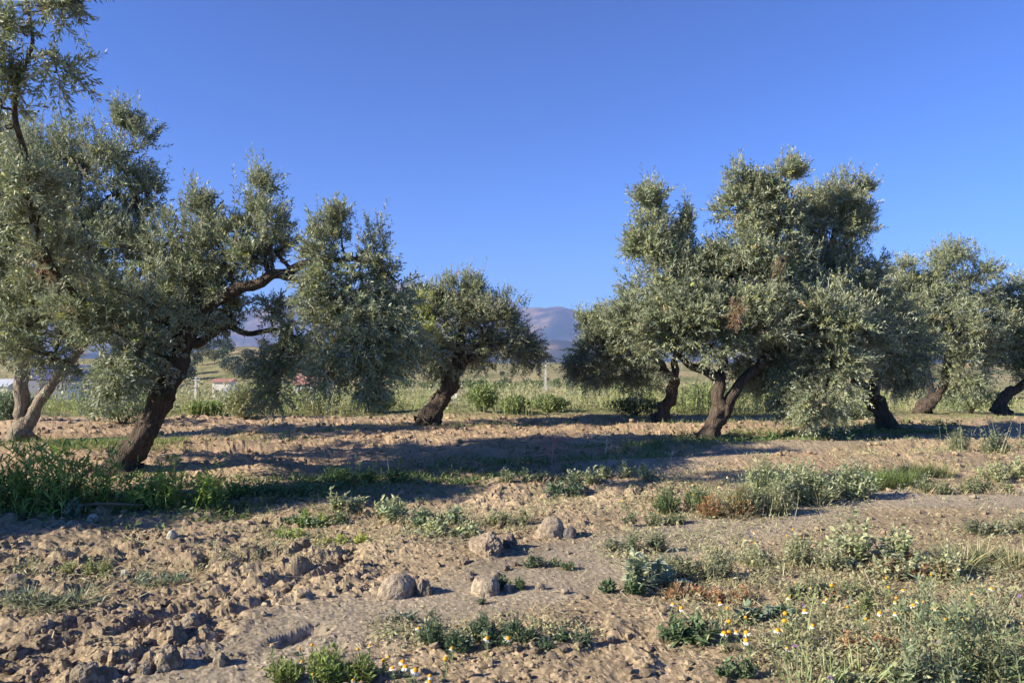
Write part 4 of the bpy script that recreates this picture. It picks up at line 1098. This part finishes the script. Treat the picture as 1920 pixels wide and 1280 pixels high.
# ------------------------------------------------------------------ daisies: plant > flower > petals
def daisy_meshes():
    out = []
    for k in range(6):
        r = np.random.default_rng(900 + k)
        g = Geo()               # dome of the flower head, about 1 unit wide
        v, f = ICO[2]
        v = v[:, :] * np.array([.5, .5, .42]); v = v * (1 + .10 * (r.random((len(v), 1)) - .5))
        g.add(v, f, vary((.72, .36, .02), len(v), r, .2, .05))
        head = mesh_data('flower', np.concatenate(g.v), np.concatenate(g.f), np.concatenate(g.c), M_WEED, False)
        p = Geo(); n = 13
        a = np.arange(n) / n * 6.28 + r.normal(size=n) * .08
        P = np.stack([np.cos(a) * .42, np.sin(a) * .42, np.full(n, -.08)], 1)
        droop = (.1, -.5, -.9, -1.2, -.3, -1.6)[k]
        D = np.stack([np.cos(a), np.sin(a), np.full(n, droop) + r.normal(size=n) * .2], 1)
        ribbons(p, P, D, np.stack([-np.cos(a) * droop * -.5, -np.sin(a) * droop * -.5, np.ones(n)], 1), .62 * (.8 + .3 * r.random(n)), .27, (.86, .85, .80), .25, 2, (.6, 1, .5))
        pet = mesh_data('petals', np.concatenate(p.v), np.concatenate(p.f), np.concatenate(p.c), M_PETAL, False)
        out.append((head, pet))
    return out
DAISY = daisy_meshes()

def daisy_plant(lab, flowers, size=1.0, petals=True, white=.75, foot=28):
    px0 = sum(f[0] for f in flowers) / len(flowers); py0 = max(f[1] for f in flowers) + foot
    X, Y, Z = gpos(px0, min(py0, 1290))
    root = thing('daisy_plant', (X, Y, Z), lab, 'flowers', 'daisy plants in the weeds')
    r = np.random.default_rng(int(px0 * 3 + py0))
    g = Geo()
    for (fx, fy) in flowers:
        gx, gy, gzz = gpos(fx + r.normal() * 4, min(fy + foot + abs(r.normal()) * 8, 1300))
        u, s_ = ray(fx, fy)
        hd = np.array([float(u) * gy, gy, CZ + float(s_) * gy])
        hd[2] = max(hd[2], gzz + .02)
        D = hd - np.array([gx, gy, gzz]); L = float(np.linalg.norm(D))
        mid = np.array([gx, gy, gzz]) + D * .55 + r.normal(size=3) * .008
        tube(g, smooth_line([(gx, gy, gzz - .01), mid, hd - [0, 0, .004]], [.0022, .0018, .0016], 3)[0], np.full(7, .0019), 4, (.19, .24, .10), cap=False)
        n = 26; t = r.random(n)
        Pq = np.array([gx, gy, gzz])[None] + D[None] * (t * .8)[:, None]
        ribbons(g, Pq, rnd_dirs(n, r) + np.array([0, 0, .5]), r.normal(size=(n, 3)) + .01, .03 * (.5 + r.random(n)), .004, vary((.15, .2, .09), n, r), .3, 2, (.5, 1, .1))
        head, pet = DAISY[int(r.integers(6))]
        s = (.0072 + .0045 * r.random()) * 2 * size
        o = bpy.data.objects.new('flower', head); COL.objects.link(o); o.parent = root
        o.location = tuple(hd - np.array([X, Y, Z])); o.scale = (s,) * 3; o.rotation_euler = (r.normal() * .3, r.normal() * .3, r.random() * 6)
        if petals and r.random() < white:
            q = bpy.data.objects.new('petals', pet); COL.objects.link(q); q.parent = o
    st = g.build('stems', M_WEED, root); tag(st, kind='stuff')
    return root

daisy_plant('two bright orange daisy heads on the bare dirt of the bank', [(1168, 939), (1177, 942)], .9, white=0, foot=14)
daisy_plant('three orange heads in a row above the dark green bushy weed', [(1252, 924), (1287, 921), (1300, 927)], .9, white=.3, foot=26)
daisy_plant('orange and white daisies behind the rust brown withered weed', [(1330, 905), (1299, 908), (1364, 894), (1348, 912)], .9, white=.5, foot=30)
daisy_plant('faded orange heads on the grey weed just beyond the track', [(1396, 1011), (1416, 1017), (1414, 998)], .95, white=.1)
daisy_plant('yellow orange heads on the bushy weed beside the broad pale leaves', [(1475, 1004), (1487, 992), (1501, 1008)], .95, white=.2)
daisy_plant('single white daisy with its head beside reddish dry stems', [(1277, 1139), (1262, 1132), (1350, 1130)], .95, white=.9)
daisy_plant('thickest bunch of yellow domed daisies above the broad dark rosette', [(1364, 1139), (1367, 1164), (1398, 1156), (1358, 1186), (1367, 1184), (1381, 1184), (1399, 1185), (1399, 1200)], 1.1, foot=34)
daisy_plant('largest yellow daisy head, next to the single thin green stem', [(1458, 1181), (1472, 1149), (1479, 1120), (1476, 1215), (1471, 1163)], 1.15, foot=34)
daisy_plant('white petalled daisies bending over the low brown leaves', [(1520, 1102), (1559, 1097), (1550, 1122), (1509, 1144), (1546, 1128), (1524, 1172)], 1.0)
daisy_plant('small yellow heads uphill of the orange brown withered mat', [(1589, 1137), (1623, 1159), (1662, 1083), (1666, 1100), (1650, 1148)], .9, white=.4)
daisy_plant('cluster of five yellow heads in yellow green foliage', [(1678, 1128), (1678, 1149), (1720, 1126), (1712, 1134), (1693, 1106), (1733, 1128), (1750, 1139), (1681, 1120)], 1.0, white=.5)
daisy_plant('white drooping daisies among grey seed stems', [(1822, 1113), (1809, 1160), (1772, 1161), (1859, 1103), (1790, 1155)], 1.0, white=.95)
daisy_plant('small orange heads in the tangle of grey and dead brown leaves', [(1797, 1066), (1739, 1038), (1746, 1076)], .8, white=.2)
daisy_plant('bunch of white and yellow daisies in the shade of the bottom edge', [(755, 1240), (760, 1249), (779, 1255), (736, 1251), (728, 1231), (719, 1237), (806, 1266), (805, 1278)], 1.1, foot=26)
daisy_plant('lone tall yellow daisy head beside the dark feathery mat', [(835, 1234)], 1.25, white=.1, foot=30)
daisy_plant('yellow and white daisies growing through the dark feathery mat', [(913, 1196), (847, 1215), (785, 1178), (953, 1196)], 1.05, white=.7, foot=22)
daisy_plant('small yellow heads on the bushy yellow green weed at the bottom', [(594, 1249), (586, 1263), (662, 1274), (585, 1208), (562, 1214), (671, 1216), (693, 1210), (510, 1208), (566, 1240)], .75, white=.4, foot=24)

def purple(px, py, lab):
    X, Y, Z = gpos(px, min(py + 30, 1298))
    u, s_ = ray(px, py)
    hd = np.array([float(u) * Y, Y, max(CZ + float(s_) * Y, Z + .02)])
    root = thing('purple_flower', (X, Y, Z), lab, 'flower')
    r = np.random.default_rng(int(px))
    g = Geo(); tube(g, np.array([(X, Y, Z - .01), (X + (hd[0] - X) * .5 + .01, Y, (Z + hd[2]) / 2), tuple(hd)]), np.array([.002, .0018, .0015]), 4, (.2, .26, .12)); g.build('stem', M_WEED, root)
    g = Geo(); n = 26
    ribbons(g, np.repeat(hd[None], n, 0), rnd_dirs(n, r) * .8 + np.array([0, 0, .7]), r.normal(size=(n, 3)) + .01, .015, .004, vary((.42, .22, .50), n, r), .2, 2, (.5, 1, .3))
    g.build('petals', M_PETAL, root)
purple(1505, 1135, 'pale purple flower among the white petalled daisies')
purple(1490, 1212, 'purple flower beside the lowest daisy over the light green blades')
purple(1556, 1272, 'purple flower touching the bottom edge by the sparse blades')
purple(1762, 1205, 'mauve flower in front of the tall feathery stalks')
purple(1912, 1118, 'mauve flower at the picture edge below the dry grass')

# ------------------------------------------------------------------ ground cover that nobody could count
def cover(name, lines, n, fn, mat=M_WEED, kind='stuff', patchy=False):
    g = Geo(); r = np.random.default_rng(len(lines) * 31 + n)
    tot = sum(l[2] for l in lines)
    for line, sp, w in lines:
        px, py = zone_pts(line, sp, int(n * w / tot), r)
        ok = (py < 1320)
        if patchy: ok &= r.random(len(px)) < sstep(.32, .52, fbm(px / 48, py / 26, 3, 61)) * 1.0 + .06
        px = px[ok]; py = np.maximum(py[ok], 783)
        X, Y = base_at(px, py)
        fn(g, X, Y, r)
    return tag(g.build(name, mat), kind=kind)

def cover_leaves(col, ll, lw, up=.6, bend=.5, hgt=.06, grow=0.05):
    def fn(g, X, Y, r):
        k = 6; m = len(X)
        h = hgt * (.4 + r.random(m))
        P = np.stack([X, Y, ground_z(X, Y, False)], 1)
        P = np.repeat(P, k, 0); hh = np.repeat(h, k) * r.random(m * k)
        P = P + np.stack([r.normal(size=m * k) * .03, r.normal(size=m * k) * .03, hh], 1)
        D = rnd_dirs(m * k, r) * np.array([1, 1, .4]) + np.array([0, 0, up])
        cc = np.repeat(vary(col, m, r, .25, .1), k, 0) * (1 + .2 * (r.random((m * k, 1)) - .5))
        sc_ = np.repeat(1 + grow * Y, k)
        ribbons(g, P, D, np.array([0, 0, 1.]) + r.normal(size=(m * k, 3)) * .5, ll * (.5 + r.random(m * k)) * sc_, lw * (.6 + .8 * r.random(m * k)) * sc_, cc, bend * r.random(m * k), 2, (.35, 1, .08), fold=.12)
    return fn
def cover_blades(col, h, w=.006, lean=.5, k=5, grow=.04):
    def fn(g, X, Y, r):
        m = len(X)
        P = np.repeat(np.stack([X, Y, ground_z(X, Y, False) - .01], 1), k, 0) + r.normal(size=(m * k, 3)) * np.array([.03, .03, 0])
        D = rnd_dirs(m * k, r) * np.array([lean, lean, 0]) + np.array([0, 0, 1])
        cc = np.repeat(vary(col, m, r, .25, .1), k, 0)
        sc_ = np.repeat(1 + grow * Y, k)
        ribbons(g, P, D, rnd_dirs(m * k, r), h * (.3 + .8 * r.random(m * k)), w * sc_, cc, .5 * r.random(m * k), 2, (.8, .7, .05))
    return fn

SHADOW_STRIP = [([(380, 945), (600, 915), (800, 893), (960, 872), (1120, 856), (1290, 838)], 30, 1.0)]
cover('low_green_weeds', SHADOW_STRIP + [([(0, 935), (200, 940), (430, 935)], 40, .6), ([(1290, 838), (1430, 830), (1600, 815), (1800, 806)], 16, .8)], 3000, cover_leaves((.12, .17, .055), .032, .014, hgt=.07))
cover('short_grass', SHADOW_STRIP + [([(1200, 850), (1300, 838), (1400, 822), (1560, 808), (1700, 812)], 14, 1.2), ([(0, 840), (200, 830), (430, 826), (700, 800), (900, 795), (1200, 790), (1500, 795), (1900, 785)], 10, 1.8), ([(100, 838), (350, 832)], 10, 1.2)], 4200, cover_blades((.20, .24, .085), .13))
cover('weedy_ground_cover', [([(1150, 900), (1400, 930), (1650, 885), (1920, 860)], 55, 2.6), ([(1150, 1030), (1400, 1050), (1650, 1060), (1920, 1020)], 80, 1.8), ([(1300, 1150), (1600, 1150), (1920, 1150)], 90, 1.6), ([(1450, 1250), (1700, 1230), (1920, 1240)], 60, 1.0), ([(500, 1000), (700, 975), (950, 990), (1100, 900)], 50, .9),
      ([(700, 1190), (900, 1200), (1100, 1190)], 30, .3), ([(0, 1090), (250, 1070), (600, 1020)], 50, .35)], 9000, cover_leaves((.31, .295, .165), .024, .008, hgt=.05), patchy=True)
cover('dead_stems', [([(1200, 920), (1500, 930), (1920, 880)], 60, 1), ([(1150, 1060), (1500, 1070), (1920, 1050)], 90, 1.6), ([(1350, 1180), (1650, 1180), (1920, 1180)], 90, 1.5), ([(600, 985), (900, 975), (1150, 880)], 60, 1), ([(0, 1080), (300, 1050), (600, 1000)], 60, .5), ([(1300, 850), (1600, 845), (1920, 835)], 26, .7), ([(300, 850), (700, 840), (1100, 830)], 30, .35)],
      5200, cover_blades((.52, .46, .29), .12, .003, 2.0, 4), patchy=True)

def litter(g, X, Y, r):
    m = len(X); P = np.stack([X, Y, ground_z(X, Y) + .006], 1)
    D = rnd_dirs(m, r) * np.array([1, 1, .15]); sc_ = 1 + .03 * Y
    ribbons(g, P, D, np.array([0, 0, 1.]) + r.normal(size=(m, 3)) * .25, .045 * (.4 + .9 * r.random(m)) * sc_, .009 * sc_, vary((.42, .34, .20), m, r, .45), .2, 1, (.7, .4))
cover('leaf_litter', [([(0, 1200), (500, 1190), (1100, 1180)], 110, 1.2), ([(0, 1060), (600, 1030), (1100, 980)], 90, 1.6), ([(200, 860), (700, 850), (1250, 820)], 50, 1.5), ([(1200, 870), (1900, 850)], 50, .8)], 4200, litter)
def straw(g, X, Y, r):
    m = len(X); P = np.stack([X, Y, ground_z(X, Y) + .012], 1)
    ribbons(g, P, rnd_dirs(m, r) * np.array([1, .6, .12]), np.array([0, 0, 1.]) + r.normal(size=(m, 3)) * .2, .16 * (.3 + r.random(m)), .0045, vary((.52, .44, .28), m, r, .3), .1 * r.normal(size=m), 2, (1, .9, .5))
cover('fallen_straw', [([(0, 1100), (300, 1060), (700, 1020)], 80, 1), ([(500, 1000), (900, 960), (1150, 900)], 60, 1), ([(1150, 1130), (1700, 1150)], 90, .8)], 520, straw)

# tall wild growth along the far edge of the field
def wild(name, n, y0, y1, x0, x1, hcol, hgt, seed, ll=.10, lw=.028, nl=9):
    g = Geo(); r = np.random.default_rng(seed)
    Y = y0 + (y1 - y0) * r.random(n) ** 1.3; X = (x0 + (x1 - x0) * r.random(n)) * Y
    dens = fbm(X * .45, Y * .45, 3, seed); keep = r.random(n) < sstep(.30, .62, dens) * 1.1
    keep &= ~((X / Y > .42) & (Y < 21.5) & (y0 < 20))
    X = X[keep]; Y = Y[keep]; dens = dens[keep]; n = len(X)
    Z = np.where(Y < 18.5, ground_z(X, Y, False), far_z(X, Y) - .05)
    P = np.stack([X, Y, Z - .03], 1)
    L = hgt * (.35 + .9 * r.random(n) * sstep(.3, .65, dens)) * (1 + .15 * (Y - y0) / (y1 - y0))
    D = np.stack([r.normal(size=n) * .16, r.normal(size=n) * .16, np.ones(n)], 1)
    tone = sstep(.35, .65, fbm(X * .22, Y * .3, 3, seed + 4))[:, None]
    dry = (r.random((n, 1)) < .22)
    col = np.array(hcol[0]) * (1 - tone) + np.array(hcol[1]) * tone
    col = np.where(dry, np.array([.36, .31, .18]), col) * (.8 + .4 * r.random((n, 1)))
    ribbons(g, P, D, r.normal(size=(n, 3)), L, .014, col, .12, 3, (1, .8, .5, .15))
    t = .12 + .88 * r.random((n, nl))
    Q = P[:, None] + nrm(D)[:, None] * (t * L[:, None])[..., None] + r.normal(size=(n, nl, 3)) * .03
    m = n * nl
    ribbons(g, Q.reshape(-1, 3), rnd_dirs(m, r) * np.array([1, 1, .4]) + np.array([0, 0, .7]), rnd_dirs(m, r) + np.array([0, 0, .6]), ll * (.5 + .8 * r.random(m)), lw * (.6 + .8 * r.random(m)), np.repeat(col, nl, 0) * (.85 + .3 * r.random((m, 1))), .4 * r.random(m), 1, (1, .25))
    return tag(g.build(name, M_WEED), kind='stuff')
wild('wild_undergrowth', 9000, 17.4, 25, -.95, .95, ((.38, .37, .20), (.28, .32, .11)), .80, 201, .08, .022)
wild('valley_undergrowth', 5000, 25, 60, -.9, .9, ((.24, .26, .13), (.19, .24, .09)), 1.0, 202, .20, .07, 9)

def far_bush(px, py, wpx, hpx, Y, col, lab, seed, name='wild_bush', leaf=.06, cat='bush', dens=1.0):
    p = W(px, py, Y); zg = float(far_z(p[0], p[1])) if Y > 18.5 else float(ground_z(p[0], p[1], False))
    root = thing(name, (p[0], p[1], zg), lab, cat)
    m_ = Y / FPX; h = max(p[2] + hpx * m_ - zg, .3); w = wpx * m_
    r = np.random.default_rng(seed)
    g = Geo()
    for _ in range(7):
        a = r.random() * 6.28; q = np.array([math.cos(a) * w * .3, math.sin(a) * w * .25, h * (.6 + .3 * r.random())])
        b0 = np.array([p[0], p[1], zg - .05])
        tube(g, smooth_line([b0, b0 + q * [.3, .3, .5], b0 + q], [.022, .014, .005], 3)[0], smooth_line([b0, b0 + q * [.3, .3, .5], b0 + q], [.022 * max(1, w / 2), .014, .005], 3)[1], 5)
    tag(g.build('stems', M_TWIG, root), kind='stuff')
    g = Geo(); n = int(2300 * dens)
    u = rnd_dirs(n, r) * (r.random((n, 1)) ** .45)
    lob = .75 + .5 * n3(u * 2.2 + seed, seed)[:, None]
    P = np.array([p[0], p[1], zg + h * .55]) + u * lob * np.array([w * .5, w * .42, h * .5])
    ribbons(g, P, rnd_dirs(n, r) + np.array([0, 0, .8]) + u * .6, rnd_dirs(n, r) + np.array([0, 0, .5]), leaf * (.6 + .8 * r.random(n)), leaf * .36, vary(col, n, r, .35, .12), .2, 1, (1, .3))
    tag(g.build('foliage', M_WEED, root), kind='stuff')
    return root
far_bush(462, 800, 80, 74, 16.6, (.27, .28, .15), 'pale sunlit leafy bush under the arching limb of the largest olive', 1, leaf=.09)
far_bush(385, 790, 70, 34, 18.0, (.17, .24, .07), 'yellow green bush just beyond the leaning trunk', 2, leaf=.09)
far_bush(905, 782, 60, 60, 18.4, (.22, .27, .11), 'green bush next to the trunk of the lone middle olive', 3, leaf=.08)
far_bush(968, 784, 60, 40, 18.0, (.16, .21, .09), 'lower dark green bush in the pale grass right of centre', 4, leaf=.07)
far_bush(1030, 778, 70, 34, 19.0, (.2, .24, .1), 'pale green bush below the concrete pole', 5, leaf=.08)
far_bush(1330, 790, 120, 70, 19.5, (.17, .21, .1), 'bush seen between the two trunks of the forked olive and its neighbour', 6, leaf=.08)
far_bush(1430, 792, 120, 80, 19.5, (.16, .19, .09), 'bush filling the gap behind the fork of the big olive', 7, leaf=.08)
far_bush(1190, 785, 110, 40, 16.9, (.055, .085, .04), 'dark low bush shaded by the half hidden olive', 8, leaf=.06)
far_bush(700, 800, 90, 60, 18.5, (.19, .23, .09), 'tall pale weeds bush below the hanging leaves of the arching limb', 9, leaf=.08)
far_bush(590, 795, 90, 58, 19, (.18, .22, .1), 'pale bush in the gap right under the arch', 10, leaf=.08)
far_bush(230, 815, 160, 78, 15.5, (.16, .2, .1), 'wide pale green bush between the V shaped stems and the leaning trunk', 11, leaf=.08)
far_bush(20, 815, 90, 76, 16, (.13, .17, .1), 'grey green bush behind the V shaped stems at the picture edge', 12, leaf=.08)
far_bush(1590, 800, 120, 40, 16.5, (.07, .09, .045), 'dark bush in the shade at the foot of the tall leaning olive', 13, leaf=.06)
far_bush(1820, 780, 160, 50, 20.5, (.18, .21, .1), 'pale green bush between the two farthest trunks', 14, leaf=.08)

# ------------------------------------------------------------------ the valley: trees, poles, buildings
def leaf_ball(g, r, w, h, col, n, leaf):
    u = rnd_dirs(n, r) * (r.random((n, 1)) ** .4)
    lob = .7 + .6 * n3(u * 2.3 + r.random() * 50, 7)[:, None]
    P = np.array([0, 0, h * .58]) + u * lob * np.array([w * .5, w * .5, h * .44])
    ribbons(g, P, rnd_dirs(n, r), rnd_dirs(n, r) + np.array([0, 0, .6]), leaf * (.6 + .8 * r.random(n)), leaf * .7, vary(col, n, r, .4, .1), .1, 1, (1, .5))
VT = []
for k, col in enumerate(((.075, .13, .035), (.055, .09, .035), (.13, .125, .07), (.05, .07, .045))):
    r = np.random.default_rng(40 + k)
    g = Geo(); leaf_ball(g, r, 1.0, 1.0, col, 520, .10)
    cr = mesh_data('crown', np.concatenate(g.v), np.concatenate(g.f), np.concatenate(g.c), M_WEED)
    g = Geo(); tube(g, smooth_line([(0, 0, -.05), (.01, 0, .2), (-.02, .01, .55)], [.035, .025, .012], 3)[0], smooth_line([(0, 0, 0), (0, 0, 1), (0, 0, 2)], [.035, .025, .012], 3)[1], 6)
    tk = mesh_data('trunk', np.concatenate(g.v), np.concatenate(g.f), np.concatenate(g.c), M_BARK)
    VT.append((cr, tk))
def valley_tree(px, Y, wpx, hpx, kind, lab, group, seed):
    u, _ = ray(px, 690); X = float(u) * Y; z = float(far_z(X, Y))
    o = thing('valley_tree', (X, Y, z), lab, 'tree', group)
    del o['_o']
    m_ = Y / FPX; rr = random.Random(seed)
    o.scale = (wpx * m_, wpx * m_, hpx * m_); o.rotation_euler = (0, 0, rr.random() * 6)
    for nm, me in zip(('crown', 'trunk'), VT[kind]):
        c = bpy.data.objects.new(nm, me); COL.objects.link(c); c.parent = o
R_ = random.Random(5)
for i, px in enumerate((760, 800, 835, 862, 884, 905, 926, 950, 972, 992, 1012, 1045, 1066, 1088, 1112, 1150, 1200)):
    valley_tree(px + R_.uniform(-4, 4), 235 + R_.uniform(-14, 14), R_.uniform(24, 36), R_.uniform(17, 25), R_.choice((0, 0, 0, 1)), 'rounded fresh green tree in the row at the foot of the tawny hill', 'green trees in a row at the foot of the tawny hill', i)
for i in range(46):
    px = R_.uniform(345, 580); Y = R_.uniform(280, 430)
    valley_tree(px, Y, R_.uniform(22, 40) * 300 / Y, R_.uniform(18, 34) * 300 / Y, R_.choice((1, 2, 3, 3)), 'dull green tree on the wooded hillside seen under the arching limb', 'trees on the wooded hillside', 100 + i)
for i in range(14):
    px = R_.uniform(-100, 330); Y = R_.uniform(150, 300)
    valley_tree(px, Y, R_.uniform(30, 60), R_.uniform(20, 40), R_.choice((1, 3)), 'dark tree in the valley behind the V shaped olive', 'dark valley trees behind the V shaped olive', 200 + i)
for i, (px, Y) in enumerate(((1025, 300), (942, 330), (1068, 340), (905, 360), (985, 390))):
    valley_tree(px, Y, 12, 9, 3, ('small dark bush beside the concrete pole on the tawny hillside', 'small dark bush on the tawny hillside under the crown of the lone middle olive', 'small dark bush on the tawny hillside next to the half hidden olive', 'lowest small dark bush on the tawny hillside by the middle trunk', 'highest small dark bush near the crest of the tawny hillside')[i], 'dark bushes dotted on the tawny hillside', 300 + i)

M_WHITE = plain('whitewash', (.62, .57, .48), .8, .06, .5)
M_DIM = plain('dull_wall', (.20, .20, .21), .8, .1, .5)
M_GREYW = plain('grey_wall', (.40, .42, .46), .8, .1, .5)
M_RED = plain('red_roof', (.33, .15, .12), .8, .15, .4)
M_BLUE = plain('blue_sheet', (.07, .075, .17), .5, .15, .4)
M_TEAL = plain('blue_paint', (.06, .12, .20), .5, .15, .6)
M_CONC = plain('concrete', (.52, .49, .43), .9, .1, 2)
M_DARK = plain('dark_opening', (.03, .035, .045), .7, .1, 1)

def box_arr(x0, x1, y0, y1, z0, z1):
    v = np.array([(x, y, z) for z in (z0, z1) for y in (y0, y1) for x in (x0, x1)], float)
    f = np.array([(0, 2, 3), (0, 3, 1), (4, 5, 7), (4, 7, 6), (0, 1, 5), (0, 5, 4), (2, 6, 7), (2, 7, 3), (0, 4, 6), (0, 6, 2), (1, 3, 7), (1, 7, 5)])
    return v, f

def building(name, lab, cat, px, pybase, Y, wpx, hpx, dpt, wall, roof, gable=.25, rot=0.0, openings=(), rooftop=.12):
    """walls, a pitched roof with eaves, and openings set into shallow frames; sized from the picture at distance Y"""
    m_ = Y / FPX; p = W(px, pybase, Y); w = wpx * m_; h = hpx * m_
    z0 = min(p[2], float(far_z(p[0], Y)) + .3)
    root = thing(name, (p[0], p[1], z0), lab, cat); root.rotation_euler = (0, 0, rot); root['_o'] = [0.0, 0.0, 0.0]
    hh = p[2] - z0 + h
    v, f = box_arr(-w / 2, w / 2, 0, dpt, -1, hh)
    g = Geo(); g.add(v, f, (1, 1, 1))
    gv = np.array([(-w / 2, 0, hh), (-w / 2, dpt, hh), (-w / 2, dpt / 2, hh + gable * dpt), (w / 2, 0, hh), (w / 2, dpt, hh), (w / 2, dpt / 2, hh + gable * dpt)])
    g.add(gv, [(0, 2, 1), (3, 4, 5)], (1, 1, 1)); g.build('wall', wall, root)
    e = .25; t = rooftop
    g = Geo()
    for s in (0, 1):
        ya, yb = (-e, dpt / 2) if s == 0 else (dpt + e, dpt / 2)
        za, zb = hh - e * gable * 2 + .02, hh + gable * dpt + .02
        q = np.array([(-w / 2 - e, ya, za), (w / 2 + e, ya, za), (w / 2 + e, yb, zb), (-w / 2 - e, yb, zb)])
        v = np.concatenate([q, q + [0, 0, t]])
        g.add(v, [(0, 1, 2), (0, 2, 3), (4, 6, 5), (4, 7, 6), (0, 5, 1), (0, 4, 5), (1, 6, 2), (1, 5, 6), (2, 7, 3), (2, 6, 7), (3, 4, 0), (3, 7, 4)], (1, 1, 1))
    g.build('roof', roof, root)
    for (nm, fx0, fx1, fz0, fz1, mt) in openings:
        v, f = box_arr(-w / 2 + fx0 * w, -w / 2 + fx1 * w, -.06, .02, fz0 * hh, fz1 * hh)
        g = Geo(); g.add(v, f, (1, 1, 1)); g.build(nm, mt, root)
    return root
building('white_shed', 'small white shed with a red roof edge and blue grey door panel coloured as shade', 'shed', 415, 741, 130, 34, 25, 3.0, M_WHITE, M_RED, .14, .0, (('door', .58, .98, .0, .80, M_GREYW), ('window', .15, .32, .45, .7, M_DARK)))  # the door panel's blue grey paints in the shaded side of the white shed
building('farm_building', 'long low farm building with a dull red roof seen under the arch', 'building', 582, 736, 150, 64, 15, 7.0, M_CONC, M_RED, .30, 0, (('doorway', .80, .97, 0, .9, M_DARK), ('window', .15, .25, .4, .7, M_DARK), ('window', .45, .55, .4, .7, M_DARK)))
building('white_house', 'white house at the picture edge behind the V shaped olive', 'house', -2, 748, 120, 30, 24, 5.0, M_WHITE, M_GREYW, .2, 0, (('window', .6, .75, .4, .7, M_DARK), ('door', .85, .95, 0, .6, M_DARK)))
building('warehouse', 'large warehouse with a deep blue roof between the two pale stems', 'warehouse', 85, 722, 170, 110, 12, 14.0, M_DIM, M_BLUE, .22, 0, (('doorway', .4, .5, 0, .8, M_DARK), ('window', .7, .8, .4, .7, M_DARK)))
building('blue_shed', 'small bright blue shed right of the pale stems', 'shed', 138, 742, 125, 20, 18, 3.0, M_TEAL, M_TEAL, .12, 0, (('door', .3, .6, 0, .7, M_DARK),))
building('white_hut', 'tiny white hut in the grass by the lone middle olive trunk', 'hut', 842, 756, 100, 22, 9, 3.0, M_WHITE, M_WHITE, .15, 0, (('door', .4, .6, 0, .8, M_DARK),))

def pole(px, pytop, pybase, Y, lab, arm=True):
    p = W(px, pybase, Y); t = W(px, pytop, Y); z0 = float(far_z(p[0], Y)); z0 = min(z0, p[2])
    root = thing('utility_pole', (p[0], Y, z0), lab, 'utility pole', 'utility poles in the valley'); root['_o'] = [0., 0., 0.]
    H = t[2] - z0
    v, f = box_arr(-.5, .5, -.5, .5, 0, 1)
    s0, s1 = .26, .17
    v2 = v.copy(); k = v[:, 2] > .5
    v2[:, 0] = v[:, 0] * np.where(k, s1, s0) * 2; v2[:, 1] = v[:, 1] * np.where(k, s1, s0) * 2; v2[:, 2] = np.where(k, H, -1)
    g = Geo(); g.add(v2, f, (1, 1, 1)); g.build('shaft', M_CONC, root)
    if arm:
        v, f = box_arr(-.9, .9, -.25, -.19, H - .7, H - .55)
        g = Geo(); g.add(v, f, (1, 1, 1)); g.build('crossarm', M_CONC, root)
        for s in (-.75, 0, .75):
            g = Geo(); tube(g, np.array([(s, -.22, H - .55), (s, -.22, H - .25)]), np.array([.05, .04]), 6, (1, 1, 1)); g.build('insulator', M_GREYW, root)
    return np.array([p[0], Y, z0 + H - .3])
pa = pole(1023, 676, 738, 170, 'pale concrete pole standing alone before the tawny hill')
pb = pole(598, 700, 745, 140, 'pale pole beside the long red roofed farm building')
pc = pole(367, 706, 745, 140, 'thin grey pole beside the small white shed')
pts = []
for i in range(15):
    t = i / 14; q = pc * (1 - t) + pb * t; pts.append(q - np.array([0, 0, 1.6 * 4 * t * (1 - t) * .5]))
g = Geo(); tube(g, np.array(pts), np.full(15, .022), 4, (.1, .1, .1))
tag(g.build('power_cable', M_DARK, loc=pts[0]), 'thin power cable sagging between the two poles near the farm building', 'cable')

# ------------------------------------------------------------------ air
hz = mesh_obj('haze', box_arr(-14000, 14000, -300, 12500, -60, 1400)[0], box_arr(0, 1, 0, 1, 0, 1)[1], None, bpy.data.materials.new('haze_air'))
hm = hz.data.materials[0]; hm.use_nodes = True; hm.node_tree.nodes.clear()
ho = hm.node_tree.nodes.new('ShaderNodeOutputMaterial'); hv = hm.node_tree.nodes.new('ShaderNodeVolumePrincipled')
hv.inputs['Color'].default_value = (.36, .52, 1.0, 1); hv.inputs['Density'].default_value = HAZE; hv.inputs['Anisotropy'].default_value = .0
hm.node_tree.links.new(hv.outputs[0], ho.inputs['Volume'])
tag(hz, kind='stuff')
